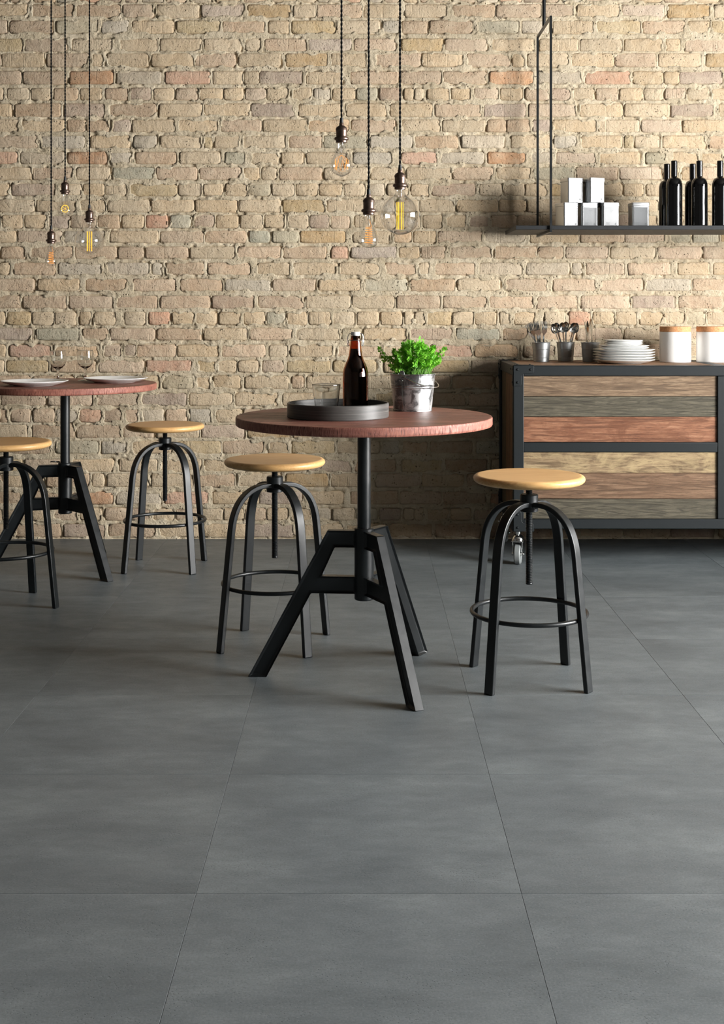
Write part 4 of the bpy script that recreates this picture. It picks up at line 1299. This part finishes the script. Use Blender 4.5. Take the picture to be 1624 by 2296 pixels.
BULB = {
 'pear': [(0.0130, 0.002), (0.0132, -0.004), (0.0150, -0.016), (0.0190, -0.030), (0.0250, -0.043), (0.0305, -0.055), (0.0328, -0.064), (0.0322, -0.073), (0.0285, -0.083), (0.0220, -0.0905), (0.0130, -0.0955), (0.0050, -0.0980), (0.0018, -0.0998), (0, -0.1002)],
 'edison': [(0.0130, 0.002), (0.0138, -0.004), (0.0165, -0.020), (0.0205, -0.040), (0.0245, -0.058), (0.0268, -0.070), (0.0262, -0.079), (0.0225, -0.0865), (0.0160, -0.0915), (0.0080, -0.0938), (0, -0.0945)],
 'globe': [(0.0130, 0.002), (0.0138, -0.006), (0.0190, -0.016), (0.0300, -0.0245), (0.0420, -0.0350), (0.0520, -0.0490), (0.0575, -0.0630), (0.0593, -0.0745), (0.0580, -0.0880), (0.0530, -0.1020), (0.0440, -0.1150), (0.0320, -0.1250), (0.0170, -0.1315), (0.0060, -0.1335), (0, -0.1338)],
}


def pendant(x, yb, Y, kind, fil, label, rz=0.0):
    """yb: photo row of the socket's lower end"""
    z0 = PZ(yb, Y)
    p = thing('pendant_lamp', label, 'pendant lamp', (PX(x, Y), Y, z0), rz, 'bare bulb pendants')
    zc = CEIL - z0
    cord = MB()
    for ph in (0, PI):
        cord.tube(helix(0.00165, 0.0265, 0.068, zc - 0.018, ph), 0.00172, 7)
    cord.build('cord', MAT['black_cord'], p)
    MB().lathe([(0, zc), (0.028, zc), (0.028, zc - 0.012), (0.024, zc - 0.018), (0.006, zc - 0.022), (0, zc - 0.022)], 32).build('ceiling_rose', MAT['aged_bronze'], p)
    sk = MB().lathe([(0, 0.0585), (0.0060, 0.0585), (0.0066, 0.0570), (0.0070, 0.0505), (0.0105, 0.0485), (0.0150, 0.0445), (0.0168, 0.0405), (0.0170, 0.0375), (0.0163, 0.0365), (0.0160, 0.0345), (0.0156, 0.0180), (0.0162, 0.0165), (0.0195, 0.0160), (0.0212, 0.0140), (0.0215, 0.0110), (0.0205, 0.0085), (0.0172, 0.0070), (0.0165, 0.0060), (0.0165, 0.0010), (0.0150, 0.0), (0, 0.0)], 40).build('socket', MAT['aged_bronze'], p)
    MB().lathe([(0, 0.0735), (0.0040, 0.0735), (0.0044, 0.0725), (0.0056, 0.0585), (0, 0.0585)], 20).build('cord_grip', MAT['black_rubber'], sk)
    bl = MB().lathe([(r_, z_) for r_, z_ in catmull([(a, b) for a, b in BULB[kind]], 3)], 48).build('bulb', MAT['bulb_glass'], p, sharp=0)
    st = MB(); fl_ = MB(); mat = 'filament_orange'
    if kind == 'globe':
        st.lathe([(0.0075, 0.0), (0.0060, -0.016), (0.0058, -0.022), (0.0018, -0.026), (0.0018, -0.030)], 16)
        st.tube([(0, 0, -0.030), (0, 0, -0.122)], 0.0013, 8)
        mat = 'filament_yellow'
        for k in range(8):
            a = 2 * PI * (k + 0.35) / 8
            r_ = 0.0098
            fl_.tube([(r_ * math.cos(a), r_ * math.sin(a), -0.037), (r_ * math.cos(a), r_ * math.sin(a), -0.118)], 0.00075, 6)
    elif fil == 'zigzag':
        st.lathe([(0.0065, 0.0), (0.0050, -0.010), (0.0060, -0.014), (0.0022, -0.017), (0.0022, -0.030), (0.0012, -0.032)], 16)
        st.tube([(0, 0, -0.030), (0, 0, -0.070)], 0.0013, 8)
        pts = []
        n_ = 9
        for k in range(n_ * 2 + 1):
            a = 2 * PI * k / (n_ * 2)
            r_ = 0.0195
            pts.append((r_ * math.cos(a), r_ * math.sin(a), -0.050 if k % 2 == 0 else -0.078))
        fl_.tube(pts, 0.00062, 6)
        for k in range(6):
            a = 2 * PI * k / 6
            fl_.tube([(0, 0, -0.036), (0.012 * math.cos(a), 0.012 * math.sin(a), -0.043), (0.0195 * math.cos(a), 0.0195 * math.sin(a), -0.050)], 0.0003, 4)
    elif fil == 'ring':
        st.tube([(0, 0, 0), (0, 0, -0.062)], 0.0013, 8)
        mat = 'filament_yellow'
        fl_.tube([(0.0145 * math.cos(2 * PI * k / 32), 0, -0.0595 + 0.0145 * math.sin(2 * PI * k / 32)) for k in range(32)], 0.0012, 8, True)
        for k in range(6):
            a = 2 * PI * (k + 0.4) / 6
            fl_.tube([(0, 0, -0.0595), (0.0145 * math.cos(a), 0, -0.0595 + 0.0145 * math.sin(a))], 0.0005, 5)
    else:   # cage spiral
        st.lathe([(0.0055, 0.0), (0.0045, -0.010), (0.0055, -0.014), (0.0020, -0.018), (0.0016, -0.030)], 16)
        st.tube([(0, 0, -0.018), (0, 0, -0.078)], 0.0012, 8)
        pts = []
        for k in range(7 * 16 + 1):
            u = k / (7 * 16); a = 2 * PI * k / 16
            r_ = 0.0090 + 0.0030 * u
            pts.append((r_ * math.cos(a), r_ * math.sin(a), -0.034 - 0.048 * u))
        fl_.tube(pts, 0.00062, 6)
        fl_.tube([(0.003, 0, -0.012), (0.005, 0, -0.025), (0.0090, 0, -0.034)], 0.0004, 5)
    st.build('glass_stem', MAT['stem_glass'], bl)
    fo = fl_.build('filament', MAT[mat], bl)
    fo['label'] = 'glowing orange filament' if mat == 'filament_orange' else 'glowing yellow filament'
    return p


pendant(766, 320.2, 3.74, 'pear', 'zigzag', 'bare pear-shaped bulb pendant with zigzag filament, highest of the right-hand three')
pendant(827, 481.8, 3.65, 'edison', 'spiral', 'bare teardrop bulb pendant with coiled filament, hanging lowest above the middle table')
pendant(897.3, 425, 3.77, 'globe', 'rods', 'large clear globe bulb pendant beside the teardrop bulb above the middle table')
pendant(146, 435.5, 5.27, 'pear', 'ring', 'bare bulb pendant with a glowing ring filament, highest of the left-hand three')
pendant(114.8, 546, 5.20, 'edison', 'spiral', 'bare teardrop bulb pendant hanging lowest above the left table')
pendant(200.7, 498.7, 5.25, 'globe', 'rods', 'large clear globe bulb pendant above the left table')
